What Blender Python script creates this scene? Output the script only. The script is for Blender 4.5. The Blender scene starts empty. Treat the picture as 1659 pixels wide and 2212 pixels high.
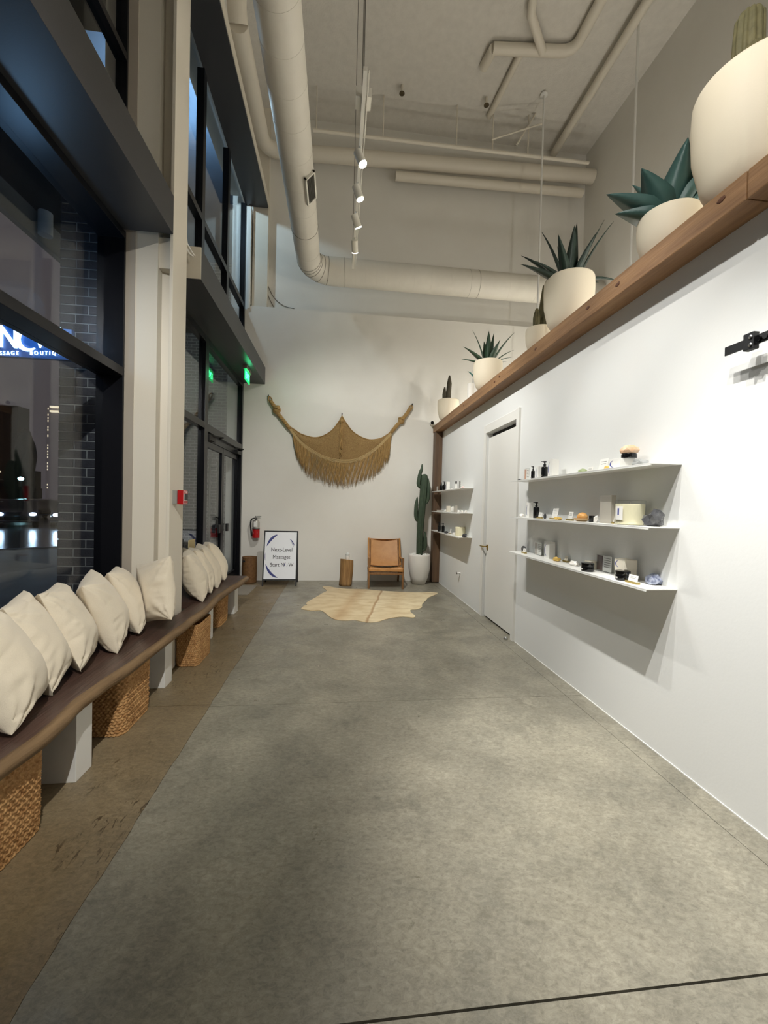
import bpy, bmesh, math, random
from mathutils import Vector, Matrix, noise
random.seed(7)
S = bpy.context.scene
COL = S.collection
PI = math.pi

# ------------------------------------------------------------------ camera
FPX, CX, CY, CAMH = 879.357, 829.5, 1106.0, 1.4
YAW, PITCH, ROLL = 0.112588665, -0.0171047724, 0.0240789545
_f = Vector((math.sin(YAW)*math.cos(PITCH), math.cos(YAW)*math.cos(PITCH), math.sin(PITCH)))
_r = Vector((math.cos(YAW), -math.sin(YAW), 0)); _u = _r.cross(_f)
CR = _r*math.cos(ROLL)+_u*math.sin(ROLL); CU = -_r*math.sin(ROLL)+_u*math.cos(ROLL)
cam = bpy.data.cameras.new('camera'); cam_o = bpy.data.objects.new('camera', cam); COL.objects.link(cam_o)
mw = Matrix((CR, CU, -_f)).transposed().to_4x4(); mw.translation = (0, 0, CAMH)
cam_o.matrix_world = mw
cam.sensor_fit = 'VERTICAL'; cam.sensor_height = 24; cam.lens = FPX/2212*24; cam.clip_start = .02; cam.clip_end = 400
S.camera = cam_o
CP = Vector((0, 0, CAMH))
def ray(u, v): return CR*(u-CX)+CU*(CY-v)+_f*FPX
def onz(u, v, z=0): d = ray(u, v); return CP+d*((z-CAMH)/d.z)
def onx(u, v, x): d = ray(u, v); return CP+d*(x/d.x)
def ony(u, v, y): d = ray(u, v); return CP+d*(y/d.y)

# ------------------------------------------------------------------ world, exposure
wd = bpy.data.worlds.new('night'); S.world = wd; wd.use_nodes = True
wd.node_tree.nodes['Background'].inputs[0].default_value = (.062, .053, .060, 1)
wd.node_tree.nodes['Background'].inputs[1].default_value = 1.0
S.view_settings.view_transform = 'Standard'; S.view_settings.look = 'None'
S.view_settings.gamma = 1; S.view_settings.use_curve_mapping = False
S.view_settings.exposure = 0.0
SPOT_W = 112      # watts of a track head
COOL_W = 100      # cool lamp on the facade outside

def lin(c):
    c = c/255
    return c/12.92 if c <= .04045 else ((c+.055)/1.055)**2.4
def L3(rgb): return tuple(lin(x) for x in rgb)+(1,)

# ------------------------------------------------------------------ materials
MC = {}
def M(name, rgb, rough=.55, metal=0, var=None, bump=None, spec=.5, coat=0, stretch=(1, 1, 1), trans=0, sheen=0):
    """principled; var=(scale, rgb2, contrast) noise colour mix; bump=(scale, strength)"""
    if name in MC: return MC[name]
    m = bpy.data.materials.new(name); m.use_nodes = True; nt = m.node_tree; n = nt.nodes; l = nt.links
    b = n['Principled BSDF']
    b.inputs['Base Color'].default_value = L3(rgb); b.inputs['Roughness'].default_value = rough
    b.inputs['Metallic'].default_value = metal; b.inputs['Specular IOR Level'].default_value = spec
    b.inputs['Coat Weight'].default_value = coat; b.inputs['Transmission Weight'].default_value = trans
    if sheen: b.inputs['Sheen Weight'].default_value = sheen
    if var or bump:
        tc = n.new('ShaderNodeTexCoord'); mp = n.new('ShaderNodeMapping'); mp.inputs['Scale'].default_value = stretch
        l.new(tc.outputs['Object'], mp.inputs['Vector'])
    if var:
        t = n.new('ShaderNodeTexNoise'); t.inputs['Scale'].default_value = var[0]; t.inputs['Detail'].default_value = 6
        t.inputs['Roughness'].default_value = .6
        l.new(mp.outputs[0], t.inputs['Vector'])
        r = n.new('ShaderNodeValToRGB'); c = var[2] if len(var) > 2 else .2
        r.color_ramp.elements[0].position = .5-c; r.color_ramp.elements[1].position = .5+c
        r.color_ramp.elements[0].color = L3(rgb); r.color_ramp.elements[1].color = L3(var[1])
        l.new(t.outputs['Fac'], r.inputs[0]); l.new(r.outputs[0], b.inputs['Base Color'])
    if bump:
        t = n.new('ShaderNodeTexNoise'); t.inputs['Scale'].default_value = bump[0]; t.inputs['Detail'].default_value = 4
        l.new(mp.outputs[0], t.inputs['Vector'])
        bp = n.new('ShaderNodeBump'); bp.inputs['Strength'].default_value = bump[1]; bp.inputs['Distance'].default_value = .01
        l.new(t.outputs['Fac'], bp.inputs['Height']); l.new(bp.outputs[0], b.inputs['Normal'])
    MC[name] = m; return m
def EM(name, rgb, strength):
    if name in MC: return MC[name]
    m = bpy.data.materials.new(name); m.use_nodes = True; b = m.node_tree.nodes['Principled BSDF']
    b.inputs['Base Color'].default_value = L3(rgb); b.inputs['Emission Color'].default_value = L3(rgb)
    b.inputs['Emission Strength'].default_value = strength; MC[name] = m; return m
def GLASS(name, tint=(.93, .96, .97), f0=.04):
    m = bpy.data.materials.new(name); m.use_nodes = True; nt = m.node_tree; n = nt.nodes; l = nt.links
    n.remove(n['Principled BSDF']); out = n['Material Output']
    lw = n.new('ShaderNodeLayerWeight'); lw.inputs[0].default_value = .5
    p = n.new('ShaderNodeMath'); p.operation = 'POWER'; p.inputs[1].default_value = 5; l.new(lw.outputs['Facing'], p.inputs[0])
    a = n.new('ShaderNodeMath'); a.operation = 'MULTIPLY_ADD'; a.inputs[1].default_value = 1-f0; a.inputs[2].default_value = f0
    l.new(p.outputs[0], a.inputs[0])
    t = n.new('ShaderNodeBsdfTransparent'); t.inputs[0].default_value = tint+(1,)
    g = n.new('ShaderNodeBsdfGlossy'); g.inputs['Roughness'].default_value = .02
    mx = n.new('ShaderNodeMixShader'); l.new(a.outputs[0], mx.inputs[0]); l.new(t.outputs[0], mx.inputs[1]); l.new(g.outputs[0], mx.inputs[2])
    l.new(mx.outputs[0], out.inputs['Surface']); MC[name] = m; return m

white_wall = M('white paint', (232, 232, 229), .6, bump=(60, .04))
back_paint = M('warm white plaster', (226, 222, 213), .65, var=(1.3, (231, 228, 220)), bump=(5, .12))
ceil_paint = M('sprayed ceiling paint', (222, 217, 207), .85, var=(9, (212, 207, 197)), bump=(45, .5))
white_semi = M('white semigloss', (233, 231, 225), .35)
white_metal = M('white powder coated steel', (236, 235, 230), .3)
cream_steel = M('cream painted steel', (222, 214, 198), .5, bump=(90, .05))
charcoal = M('charcoal painted steel', (52, 52, 54), .38, bump=(160, .03))
black_al = M('black anodised aluminium', (24, 25, 30), .3, metal=.5)
black_mat = M('matt black', (18, 18, 19), .5)
black_gl = M('gloss black', (10, 10, 11), .12)
chrome = M('brushed steel', (190, 190, 188), .28, metal=1)
brass = M('brass', (176, 150, 84), .3, metal=1)
red_paint = M('red enamel', (176, 24, 26), .3)
duct_mat = M('painted spiral duct', (222, 217, 204), .5, var=(3, (214, 208, 195)), bump=(30, .06))
seam_mat = M('dark duct seam', (120, 115, 104), .7)  # darker grey for the joint rings of the duct
glass = GLASS('storefront glass')
clear = GLASS('clear acrylic', (.97, .98, .98), .05)

# ------------------------------------------------------------------ mesh builder
class MB:
    def __init__(s): s.v = []; s.f = []
    def add(s, vs, fs):
        k = len(s.v); s.v += [tuple(p) for p in vs]; s.f += [tuple(i+k for i in f) for f in fs]; return s
    def box(s, x0, x1, y0, y1, z0, z1, mat=None):
        vs = [Vector((x, y, z)) for x in (x0, x1) for y in (y0, y1) for z in (z0, z1)]
        if mat: vs = [mat@p for p in vs]
        return s.add(vs, [(0, 1, 3, 2), (4, 6, 7, 5), (0, 4, 5, 1), (2, 3, 7, 6), (0, 2, 6, 4), (1, 5, 7, 3)])
    def prism(s, poly, axis, a, b):
        """poly: list of 2d points in the plane normal to axis (x:(y,z) y:(x,z) z:(x,y))"""
        def P(p, t): return {'x': (t, p[0], p[1]), 'y': (p[0], t, p[1]), 'z': (p[0], p[1], t)}[axis]
        n = len(poly); vs = [P(p, a) for p in poly]+[P(p, b) for p in poly]
        fs = [tuple(range(n-1, -1, -1)), tuple(range(n, 2*n))]+[(i, (i+1) % n, n+(i+1) % n, n+i) for i in range(n)]
        return s.add(vs, fs)
    def tube(s, pts, rad, seg=10, caps=True, flat=1.0):
        pts = [Vector(p) for p in pts]; n = len(pts)
        rs = rad if isinstance(rad, (list, tuple)) else [rad]*n
        rings = []; prev = None
        for i, p in enumerate(pts):
            t = (pts[min(i+1, n-1)]-pts[max(i-1, 0)]).normalized()
            if prev is None:
                a = Vector((0, 0, 1)) if abs(t.z) < .9 else Vector((1, 0, 0)); x = t.cross(a).normalized()
            else:
                x = (prev-t*prev.dot(t)).normalized()
            y = t.cross(x); prev = x
            rings.append([p+(x*math.cos(2*PI*k/seg)+y*math.sin(2*PI*k/seg)*flat)*rs[i] for k in range(seg)])
        vs = [q for r in rings for q in r]; fs = []
        for i in range(n-1):
            for k in range(seg):
                fs.append((i*seg+k, i*seg+(k+1) % seg, (i+1)*seg+(k+1) % seg, (i+1)*seg+k))
        if caps: fs += [tuple(range(seg-1, -1, -1)), tuple((n-1)*seg+k for k in range(seg))]
        return s.add(vs, fs)
    def lathe(s, prof, seg=32, c=(0, 0, 0)):
        """prof: (r,z) list"""
        vs = []; fs = []; n = len(prof)
        for r, z in prof:
            for k in range(seg):
                a = 2*PI*k/seg; vs.append((c[0]+r*math.cos(a), c[1]+r*math.sin(a), c[2]+z))
        for i in range(n-1):
            for k in range(seg): fs.append((i*seg+k, i*seg+(k+1) % seg, (i+1)*seg+(k+1) % seg, (i+1)*seg+k))
        fs.append(tuple(range(seg-1, -1, -1))); fs.append(tuple((n-1)*seg+k for k in range(seg)))
        return s.add(vs, fs)
    def ring(s, c, axis, r, w, seg=32):
        """thin torus"""
        ax = Vector(axis).normalized(); a = Vector((0, 0, 1)) if abs(ax.z) < .9 else Vector((1, 0, 0)); x = ax.cross(a).normalized(); y = ax.cross(x)
        vs = []; fs = []; m = 6
        for k in range(seg):
            t = 2*PI*k/seg; d = x*math.cos(t)+y*math.sin(t)
            for j in range(m):
                u = 2*PI*j/m; vs.append(Vector(c)+d*(r+w*math.cos(u))+ax*w*math.sin(u))
        for k in range(seg):
            for j in range(m): fs.append((k*m+j, k*m+(j+1) % m, ((k+1) % seg)*m+(j+1) % m, ((k+1) % seg)*m+j))
        return s.add(vs, fs)
    def blob(s, c, rx, ry, rz, amp=.2, fr=1.5, seed=0, sub=3, flat=None):
        bm = bmesh.new(); bmesh.ops.create_icosphere(bm, subdivisions=sub, radius=1)
        vs = []
        for v in bm.verts:
            p = v.co.copy(); k = 1+amp*noise.noise(p*fr+Vector((seed*3.1, seed*1.7, seed)))
            q = Vector((p.x*rx*k, p.y*ry*k, p.z*rz*k))
            if flat is not None: q.z = max(q.z, flat)
            vs.append(q+Vector(c))
        fs = [tuple(v.index for v in f.verts) for f in bm.faces]; bm.free()
        return s.add(vs, fs)
    def build(s, name, mat, parent=None, smooth=False, bevel=0, seg=2, loc=None):
        me = bpy.data.meshes.new(name); me.from_pydata([tuple(v) for v in s.v], [], s.f); me.validate()
        bm = bmesh.new(); bm.from_mesh(me); bmesh.ops.recalc_face_normals(bm, faces=bm.faces)
        if bevel: bmesh.ops.bevel(bm, geom=[e for e in bm.edges if e.calc_face_angle(0) > .5], offset=bevel, segments=seg, affect='EDGES', profile=.6)
        bm.to_mesh(me); bm.free()
        me.materials.append(mat)
        if smooth:
            for p in me.polygons: p.use_smooth = True
            if smooth == 'auto': me.set_sharp_from_angle(angle=math.radians(38))
        o = bpy.data.objects.new(name, me); COL.objects.link(o)
        if parent: o.parent = parent
        if loc: o.location = loc
        return o
def BX(*a, mat=None): return MB().box(*a, mat=mat)
def tag(o, label=None, cat=None, group=None, kind=None):
    if label: o['label'] = label
    if cat: o['category'] = cat
    if group: o['group'] = group
    if kind: o['kind'] = kind
    return o
def thing(name, label, cat, loc=(0, 0, 0), rz=0, group=None, kind=None):
    o = bpy.data.objects.new(name, None); COL.objects.link(o); o.empty_display_size = .1
    o.location = loc; o.rotation_euler = (0, 0, rz)
    return tag(o, label, cat, group, kind)
def struct(name, label=None, cat=None, loc=(0, 0, 0)): return thing(name, label, cat, loc, kind='structure')
def copy_tree(o, parent=None):
    c = o.copy(); COL.objects.link(c); c.parent = parent
    for ch in o.children: copy_tree(ch, c)
    return c
def text_mesh(name, body, size, mat, parent=None, extrude=.001, align='CENTER', space=1.0, matrix=None, bold=0):
    cu = bpy.data.curves.new(name, 'FONT'); cu.body = body; cu.size = size; cu.extrude = extrude; cu.align_x = align; cu.align_y = 'CENTER'
    cu.space_character = space; cu.offset = bold; cu.resolution_u = 4
    t = bpy.data.objects.new('tmp', cu); COL.objects.link(t)
    dg = bpy.context.evaluated_depsgraph_get(); me = bpy.data.meshes.new_from_object(t.evaluated_get(dg))
    bpy.data.objects.remove(t)
    if matrix: me.transform(matrix)
    me.name = name; me.materials.clear(); me.materials.append(mat)
    o = bpy.data.objects.new(name, me); COL.objects.link(o)
    if parent: o.parent = parent
    return o
def catmull(pts, n=6):
    P = [Vector(p) for p in pts]; out = []
    for i in range(len(P)-1):
        a, b, c, d = P[max(i-1, 0)], P[i], P[i+1], P[min(i+2, len(P)-1)]
        for k in range(n):
            t = k/n
            out.append(.5*((2*b)+(c-a)*t+(2*a-5*b+4*c-d)*t*t+(3*b-a-3*c+d)*t**3))
    out.append(P[-1]); return out

# ------------------------------------------------------------------ key dimensions
WR, YB, YU, ZC = 1.868, 7.46, 7.62, 8.35     # partition, back wall lower, back wall upper, ceiling
XL, XG = -1.70, -1.85                          # room face of the storefront frame, glass
XF, YR = 4.68, -4.5                            # far right upper wall, wall behind the camera

# ------------------------------------------------------------------ floor
def concrete(name, c1, c2, c3, rough, scratch=0):
    m = bpy.data.materials.new(name); m.use_nodes = True; nt = m.node_tree; n = nt.nodes; l = nt.links; b = n['Principled BSDF']
    tc = n.new('ShaderNodeTexCoord')
    def N(scale, detail, rg, dist=0, stretch=None):
        src = tc.outputs['Object']
        if stretch:
            mp = n.new('ShaderNodeMapping'); mp.inputs['Scale'].default_value = stretch; mp.inputs['Rotation'].default_value = (0, 0, .5); l.new(src, mp.inputs[0]); src = mp.outputs[0]
        t = n.new('ShaderNodeTexNoise'); t.inputs['Scale'].default_value = scale; t.inputs['Detail'].default_value = detail
        t.inputs['Roughness'].default_value = rg; t.inputs['Distortion'].default_value = dist; l.new(src, t.inputs['Vector']); return t.outputs['Fac']
    def ramp(s, a, b2, ca, cb):
        r = n.new('ShaderNodeValToRGB'); r.color_ramp.elements[0].position = a; r.color_ramp.elements[1].position = b2
        r.color_ramp.elements[0].color = ca; r.color_ramp.elements[1].color = cb; l.new(s, r.inputs[0]); return r.outputs[0]
    def mix(f, a, bb, mode='MIX'):
        x = n.new('ShaderNodeMixRGB'); x.blend_type = mode
        if isinstance(f, float): x.inputs[0].default_value = f
        else: l.new(f, x.inputs[0])
        l.new(a, x.inputs[1]); l.new(bb, x.inputs[2]); return x.outputs[0]
    big = ramp(N(1.3, 7, .66, .9), .38, .62, L3(c1), L3(c2))
    mid = ramp(N(7, 6, .65, 1.2), .35, .7, (0, 0, 0, 1), (1, 1, 1, 1))
    col = mix(mid, big, ramp(N(3, 3, .5), .3, .7, L3(c2), L3(c3)))
    fine = ramp(N(34, 9, .8, .6, (1.0, 1.6, 1)), .36, .62, (.60, .59, .57, 1), (1.10, 1.10, 1.08, 1))
    col = mix(.85, col, fine, 'MULTIPLY')
    vz = n.new('ShaderNodeMath'); vz.operation = 'SUBTRACT'; vz.inputs[1].default_value = .5; l.new(N(4.2, 5, .62, 2.6, (.8, 1.5, 1)), vz.inputs[0])
    va = n.new('ShaderNodeMath'); va.operation = 'ABSOLUTE'; l.new(vz.outputs[0], va.inputs[0])
    vein = ramp(va.outputs[0], .0, .035, (.70, .69, .66, 1), (1, 1, 1, 1)); col = mix(.3, col, vein, 'MULTIPLY')
    pit = ramp(N(70, 3, .6), .30, .42, (.62, .6, .57, 1), (1, 1, 1, 1))
    col = mix(.45, col, pit, 'MULTIPLY')
    if scratch:
        sc = ramp(N(21, 5, .6, .5, (2.6, .55, 1)), .385, .425, (.36, .31, .26, 1), (1, 1, 1, 1))
        msk = ramp(N(1.9, 3, .6), .50, .60, (0, 0, 0, 1), (1, 1, 1, 1))
        sm = mix(msk, ramp(N(1, 1, .5), 0, .001, (1, 1, 1, 1), (1, 1, 1, 1)), sc); col = mix(.95, col, sm, 'MULTIPLY')
    l.new(col, b.inputs['Base Color'])
    rr = ramp(N(5, 5, .6), .3, .7, (rough-.09,)*3+(1,), (rough+.1,)*3+(1,)); l.new(rr, b.inputs['Roughness'])
    bp = n.new('ShaderNodeBump'); bp.inputs['Strength'].default_value = .18; bp.inputs['Distance'].default_value = .004
    l.new(N(30, 6, .7, .8), bp.inputs['Height']); l.new(bp.outputs[0], b.inputs['Normal']); b.inputs['Specular IOR Level'].default_value = .5
    MC[name] = m; return m
conc = concrete('polished grey concrete', (126, 121, 108), (160, 154, 138), (116, 113, 102), .36)
conc_l = concrete('tan concrete edge strip', (132, 115, 88), (146, 130, 103), (118, 104, 82), .42, 1)
floor = BX(-1.98, XF, YR, YB+.2, -.2, -.014).build('floor', M('joint filler', (66, 60, 52), .9))
tag(floor, 'polished grey concrete floor with saw-cut joints and a tan strip along the bench', 'floor', kind='structure')
JX, G = -.842, .0035
def jag(y): return JX+.011*noise.noise(Vector((y*3.1, 0, 0)))+.006*noise.noise(Vector((y*11, 2, 0)))
ys = [YR, -.7, 1.073, 2.862, YB]; GP = {1.073: .0035, 2.862: .0014}
for a, b in zip(ys[:-1], ys[1:]):
    ga, gb = GP.get(a, .002), GP.get(b, .002)
    n = max(4, int((b-a)/.05)); yy = [a+ga+(b-a-ga-gb)*i/n for i in range(n+1)]
    poly = [(jag(y)+.001, y) for y in yy]
    MB().prism(poly+[(1.733-.0015, b-gb), (1.733-.0015, a+ga)], 'z', -.012, 0).build('slab', conc, floor)
    BX(1.733+.0015, XF, a+ga, b-gb, -.012, 0).build('slab', conc, floor)
for a, b in zip([YR, .3, 2.885], [.3, 2.885, YB]):
    n = int((b-a)/.05); yy = [a+G+(b-a-2*G)*i/n for i in range(n+1)]
    MB().prism([(jag(y)-.001, y) for y in yy]+[(-1.95, b-G), (-1.95, a+G)], 'z', -.012, 0).build('slab', conc_l, floor)

# ------------------------------------------------------------------ walls and ceiling
tag(BX(-2.0, XF+.2, YR-.2, YU+.2, ZC, ZC+.2).build('ceiling', ceil_paint), 'high grey painted ceiling with pipes under it', 'ceiling', kind='structure')
wb = struct('wall_back', 'tall white back wall with a ledge above the fringed hanging', 'wall')
MB().prism([(-1.98, 0), (XF, 0), (XF, 4.855), (-1.60, 4.855), (-1.665, 4.79), (-1.98, 4.79)], 'y', YB, YU).build('lower_wall', back_paint, wb)
BX(-1.98, XF, YU, YU+.2, 0, ZC).build('upper_wall', back_paint, wb)
BX(-1.60, -1.34, YU-.12, YU, 4.855, ZC).build('corner_pilaster', cream_steel, wb)
BX(-1.66, -1.62, YB-.03, YU, 4.80, 6.57).build('corner_trim', white_semi, wb)
wr = struct('wall_right', 'bright white partition wall carrying the shelves and a door', 'wall')
DY0, DY1, DZ = 4.125, 5.045, 2.345
BX(WR, 2.10, YR, DY0, 0, 2.76).build('wall_panel', white_wall, wr)
BX(WR, 2.10, DY1, YB, 0, 2.76).build('wall_panel', white_wall, wr)
BX(WR, 2.10, DY0, DY1, DZ, 2.76).build('wall_panel', white_wall, wr)
BX(1.95, 2.10, DY0, DY1, 0, DZ).build('wall_panel', M('door gap shade', (40, 38, 36), .9), wr)  # dark colour stands in for the shade in the door gap
b = BX(WR-.004, WR, YR, 4.06, 0, .006).build('caulk_bead', white_semi, wr)
b = BX(WR-.004, WR, 5.12, 7.28, 0, .006).build('caulk_bead', white_semi, wr)
tag(BX(XF, XF+.2, YR, YU, 0, ZC).build('wall_right_upper', back_paint), 'plain grey-lit wall beyond the partition, seen above the beam', 'wall', kind='structure')
tag(BX(-2.0, XF, YR-.2, YR, 0, ZC).build('wall_rear', back_paint), 'plain white wall behind the photographer', 'wall', kind='structure')

# timber beam and post on the partition
def wood(name, c1, c2, axis, rough=.55, scale=5):
    st = {'x': (.35, 4, 4), 'y': (4, .35, 4), 'z': (4, 4, .35)}[axis]
    m = M(name, c1, rough, var=(scale, c2, .22), bump=(scale*3, .35), stretch=st)
    return m
beam_w = wood('honey timber', (158, 120, 82), (118, 84, 54), 'y'); post_w = wood('weathered brown timber', (112, 86, 62), (74, 54, 38), 'z')
tb = struct('trim_1', 'long honey-brown timber beam capping the white partition under the potted plants', 'beam')
BX(1.725, 2.12, YR, 1.598, 2.76, 2.885).build('beam_section', beam_w, tb, bevel=.006)
BX(1.725, 2.12, 1.603, 4.537, 2.76, 2.885).build('beam_section', beam_w, tb, bevel=.006)
BX(1.725, 2.12, 4.542, YB, 2.76, 2.885).build('beam_section', beam_w, tb, bevel=.006)
kn = M('dark knot wood', (92, 56, 34), .6)
for y, z in ((1.72, 2.845), (2.42, 2.83), (2.73, 2.83), (3.5, 2.83), (4.32, 2.84), (4.46, 2.82), (5.6, 2.83), (6.6, 2.83)):
    MB().blob((1.7245, y, z), .0025, .022, .012, .3, 2, y).build('knot', kn, tb, True)
tag(BX(1.735, WR, 7.28, YB, .012, 2.76).build('trim_2', post_w, bevel=.005), 'dark weathered timber post where the partition meets the back wall', 'post', kind='structure')

# white door in the partition
d2 = struct('door_2', 'flush white door with brass lever between the two sets of shelves', 'door')
leaf = BX(1.895, 1.935, DY0+.012, DY1-.012, .022, 2.285).build('door_leaf', white_semi, d2, bevel=.002)
for y0, y1, z0, z1, dp in ((4.06, DY0, 0, 2.45, .024), (DY1, 5.12, 0, 2.45, .012), (DY0, DY1, DZ, 2.45, .012)):
    BX(WR-dp, WR+.005, y0, y1, z0, z1).build('casing', white_semi, d2, bevel=.003)
hm = M('hinge bronze', (118, 92, 74), .4, metal=.6)
for z in (2.15, 1.543, .93, .325):
    BX(1.884, 1.897, DY0+.07, DY0+.086, z-.06, z+.06).build('hinge', hm, leaf)
h = MB().box(1.886, 1.896, 4.955, 5.0, .865, .93); h.build('lever_rose', brass, leaf, bevel=.003)
MB().tube([(1.89, 4.98, .905), (1.845, 4.98, .905), (1.838, 4.985, .905), (1.836, 5.0, .905), (1.836, 5.085, .905)], .0085, 10).build('lever', brass, leaf, True)

# ------------------------------------------------------------------ storefront, left
cl = struct('wall_left', 'cream painted steel column and pier between the storefront windows', 'column')
BX(-1.90, -1.463, 3.50, 3.92, 0, ZC).build('pier', cream_steel, cl, bevel=.003)
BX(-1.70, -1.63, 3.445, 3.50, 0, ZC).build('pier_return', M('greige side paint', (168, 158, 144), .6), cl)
BX(-1.63, -1.463, 3.45, 3.50, 0, ZC).build('pier_face', cream_steel, cl)
w = MB()
w.prism([(-1.463, 3.53), (-1.40, 3.545), (-1.372, 3.53), (-1.360, 3.50), (-1.360, 3.72), (-1.463, 3.72)], 'z', 0, ZC); w.build('column_web', cream_steel, cl, 'auto')
BX(-1.360, -1.335, 3.415, 3.70, 0, ZC).build('column_flange', cream_steel, cl, bevel=.003)
BX(-1.463, -1.36, 3.47, 3.70, 3.25, 3.49).build('gusset', cream_steel, cl)
knee = M('dark knee wall', (40, 40, 42), .6)
BX(-1.92, XL-.02, YR, 3.42, 0, .40).build('knee_wall', knee, cl)
BX(-1.92, XL-.02, 3.92, 5.40, 0, .40).build('knee_wall', knee, cl)
BX(-1.98, XL, YR, YB, 6.735, ZC).build('upper_wall', back_paint, cl)
def boxbeam(name, label, y0, y1, z0, z1, cap=None):
    t = struct(name, label, 'beam')
    BX(XL-.02, -1.335, y0, y1, z0, z1).build('beam_casing', charcoal, t, bevel=.002)
    if cap: BX(XL+.02, -1.3345, y0-.012, y0, z0+.001, z1-.001).build('end_cap', cream_steel, t)
    return t
boxbeam('trim_3', 'charcoal boxed beam over the near storefront window', YR, 3.41, 3.49, 3.785)
boxbeam('trim_4', 'charcoal boxed beam over the entrance doors with a cream end cap', 4.06, YB-.004, 3.49, 3.785, 1)
boxbeam('trim_5', 'charcoal boxed beam high over the near upper window', YR, 3.41, 6.575, 6.735)
t6 = boxbeam('trim_6', 'charcoal boxed beam high over the far upper window', 4.06, YB-.004, 6.575, 6.735)
BX(-1.3348, -1.328, 4.06, YB-.004, 6.60, 6.74).build('edge_trim', cream_steel, t6)

def member(t, y0, y1, z0, z1, x0=-1.90, x1=XL, name='frame_member'): return BX(x0, x1, y0, y1, z0, z1).build(name, black_al, t, bevel=.003)
def pane(t, y0, y1, z0, z1, x=XG): return BX(x-.003, x+.003, y0, y1, z0, z1).build('pane', glass, t)
w1 = struct('window_1', 'tall dark-framed storefront window beside the bench cushions', 'window')
for y0, y1 in ((3.425, 3.50), (.35, .42), (-2.2, -2.13)): member(w1, y0, y1, .40, 3.49)
for a, b in ((-4.5, -2.2), (-2.13, .35), (.42, 3.425)):
    member(w1, a, b, 2.365, 2.432); member(w1, a, b, .40, .46); member(w1, a, b, 3.435, 3.49)
    pane(w1, a, b, .46, 2.365); pane(w1, a, b, 2.432, 3.435)
def memberS(t, *q): return member(t, *q, x0=-1.785)
def paneS(t, *q): return pane(t, *q, x=-1.745)
w2 = struct('window_2', 'near upper storefront window above the charcoal beam', 'window')
for y0, y1 in ((3.425, 3.50), (2.55, 2.60), (.35, .42)): memberS(w2, y0, y1, 3.785, 6.575)
for a, b in ((-4.5, .35), (.42, 2.55), (2.60, 3.425)):
    memberS(w2, a, b, 4.79, 4.85); paneS(w2, a, b, 3.785, 4.79); paneS(w2, a, b, 4.85, 6.575)
w3 = struct('window_3', 'dark-framed glazing beside and over the entrance doors', 'window')
memberS(w3, 5.40, 5.53, 0, 3.49); memberS(w3, 7.375, YB-.004, 0, 3.49); memberS(w3, 3.92, 3.99, .40, 3.49)
memberS(w3, 3.99, 5.40, 2.32, 2.40); memberS(w3, 5.53, 7.375, 2.30, 2.40); memberS(w3, 3.99, 5.40, 3.41, 3.49); memberS(w3, 5.53, 7.375, 3.41, 3.49); memberS(w3, 3.99, 5.40, .40, .46)
paneS(w3, 3.99, 5.40, .46, 2.32); paneS(w3, 3.99, 5.40, 2.40, 3.41); paneS(w3, 5.53, 7.375, 2.40, 3.41)
w4 = struct('window_4', 'far upper storefront window with black mullions above the entrance beam', 'window')
for y0, y1 in ((3.92, 3.99), (5.18, 5.28), (6.28, 6.38), (7.38, YB-.004)): memberS(w4, y0, y1, 3.785, 6.575)
for a, b in ((3.99, 5.18), (5.28, 6.28), (6.38, 7.38)):
    memberS(w4, a, b, 4.77, 4.85); paneS(w4, a, b, 3.785, 4.77); paneS(w4, a, b, 4.85, 6.575)
d1 = struct('door_1', 'pair of black-framed glass entrance doors in the far left corner', 'door')
for i, (a, b) in enumerate(((5.54, 6.445), (6.455, 7.365))):
    lf = MB()
    for q in ((a, a+.055, .01, 2.20), (b-.055, b, .01, 2.20), (a+.055, b-.055, .01, .22), (a+.055, b-.055, 2.12, 2.20)): lf.box(-1.80, -1.755, *q)
    lf = lf.build('door_leaf', black_al, d1)
    pane(lf, a+.055, b-.055, .22, 2.12, -1.778)
    yp = (b-.20) if i == 0 else (a+.20)
    for sx, x in ((-1, -1.885),):
        hd = MB().tube([(x, yp, .25 if sx < 0 else .75), (x, yp, 2.02 if sx < 0 else 1.25)], .016, 10)
        for z in ((.4, 1.9) if sx < 0 else (.8, 1.2)): hd.tube([(x, yp, z), (-1.755 if sx > 0 else -1.80, yp, z)], .009, 8)
        hd.build('pull_handle', black_mat, lf, True)
    BX(-1.755, -1.725, yp-.02 if i else yp-.05, yp+.05 if i else yp+.02, .93, 1.05).build('lock_case', black_mat, lf)
    cz = 2.235
    c = MB().box(-1.755, -1.69, a+.02, a+.30, cz-.03, cz+.03) if i == 0 else MB().box(-1.755, -1.69, b-.30, b-.02, cz-.03, cz+.03)
    y0 = a+.16 if i == 0 else b-.16; y1 = a+.5 if i == 0 else b-.45
    c.tube([(-1.70, y0, cz+.035), (-1.60, (y0+y1)/2, cz+.04)], .012, 8); c.tube([(-1.60, (y0+y1)/2, cz+.04), (-1.70, y1, cz+.05)], .01, 8)
    c.build('door_closer', black_mat, lf)
BX(-1.81, -1.745, 5.54, 7.365, 2.205, 2.30).build('door_header', black_al, d1)

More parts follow.
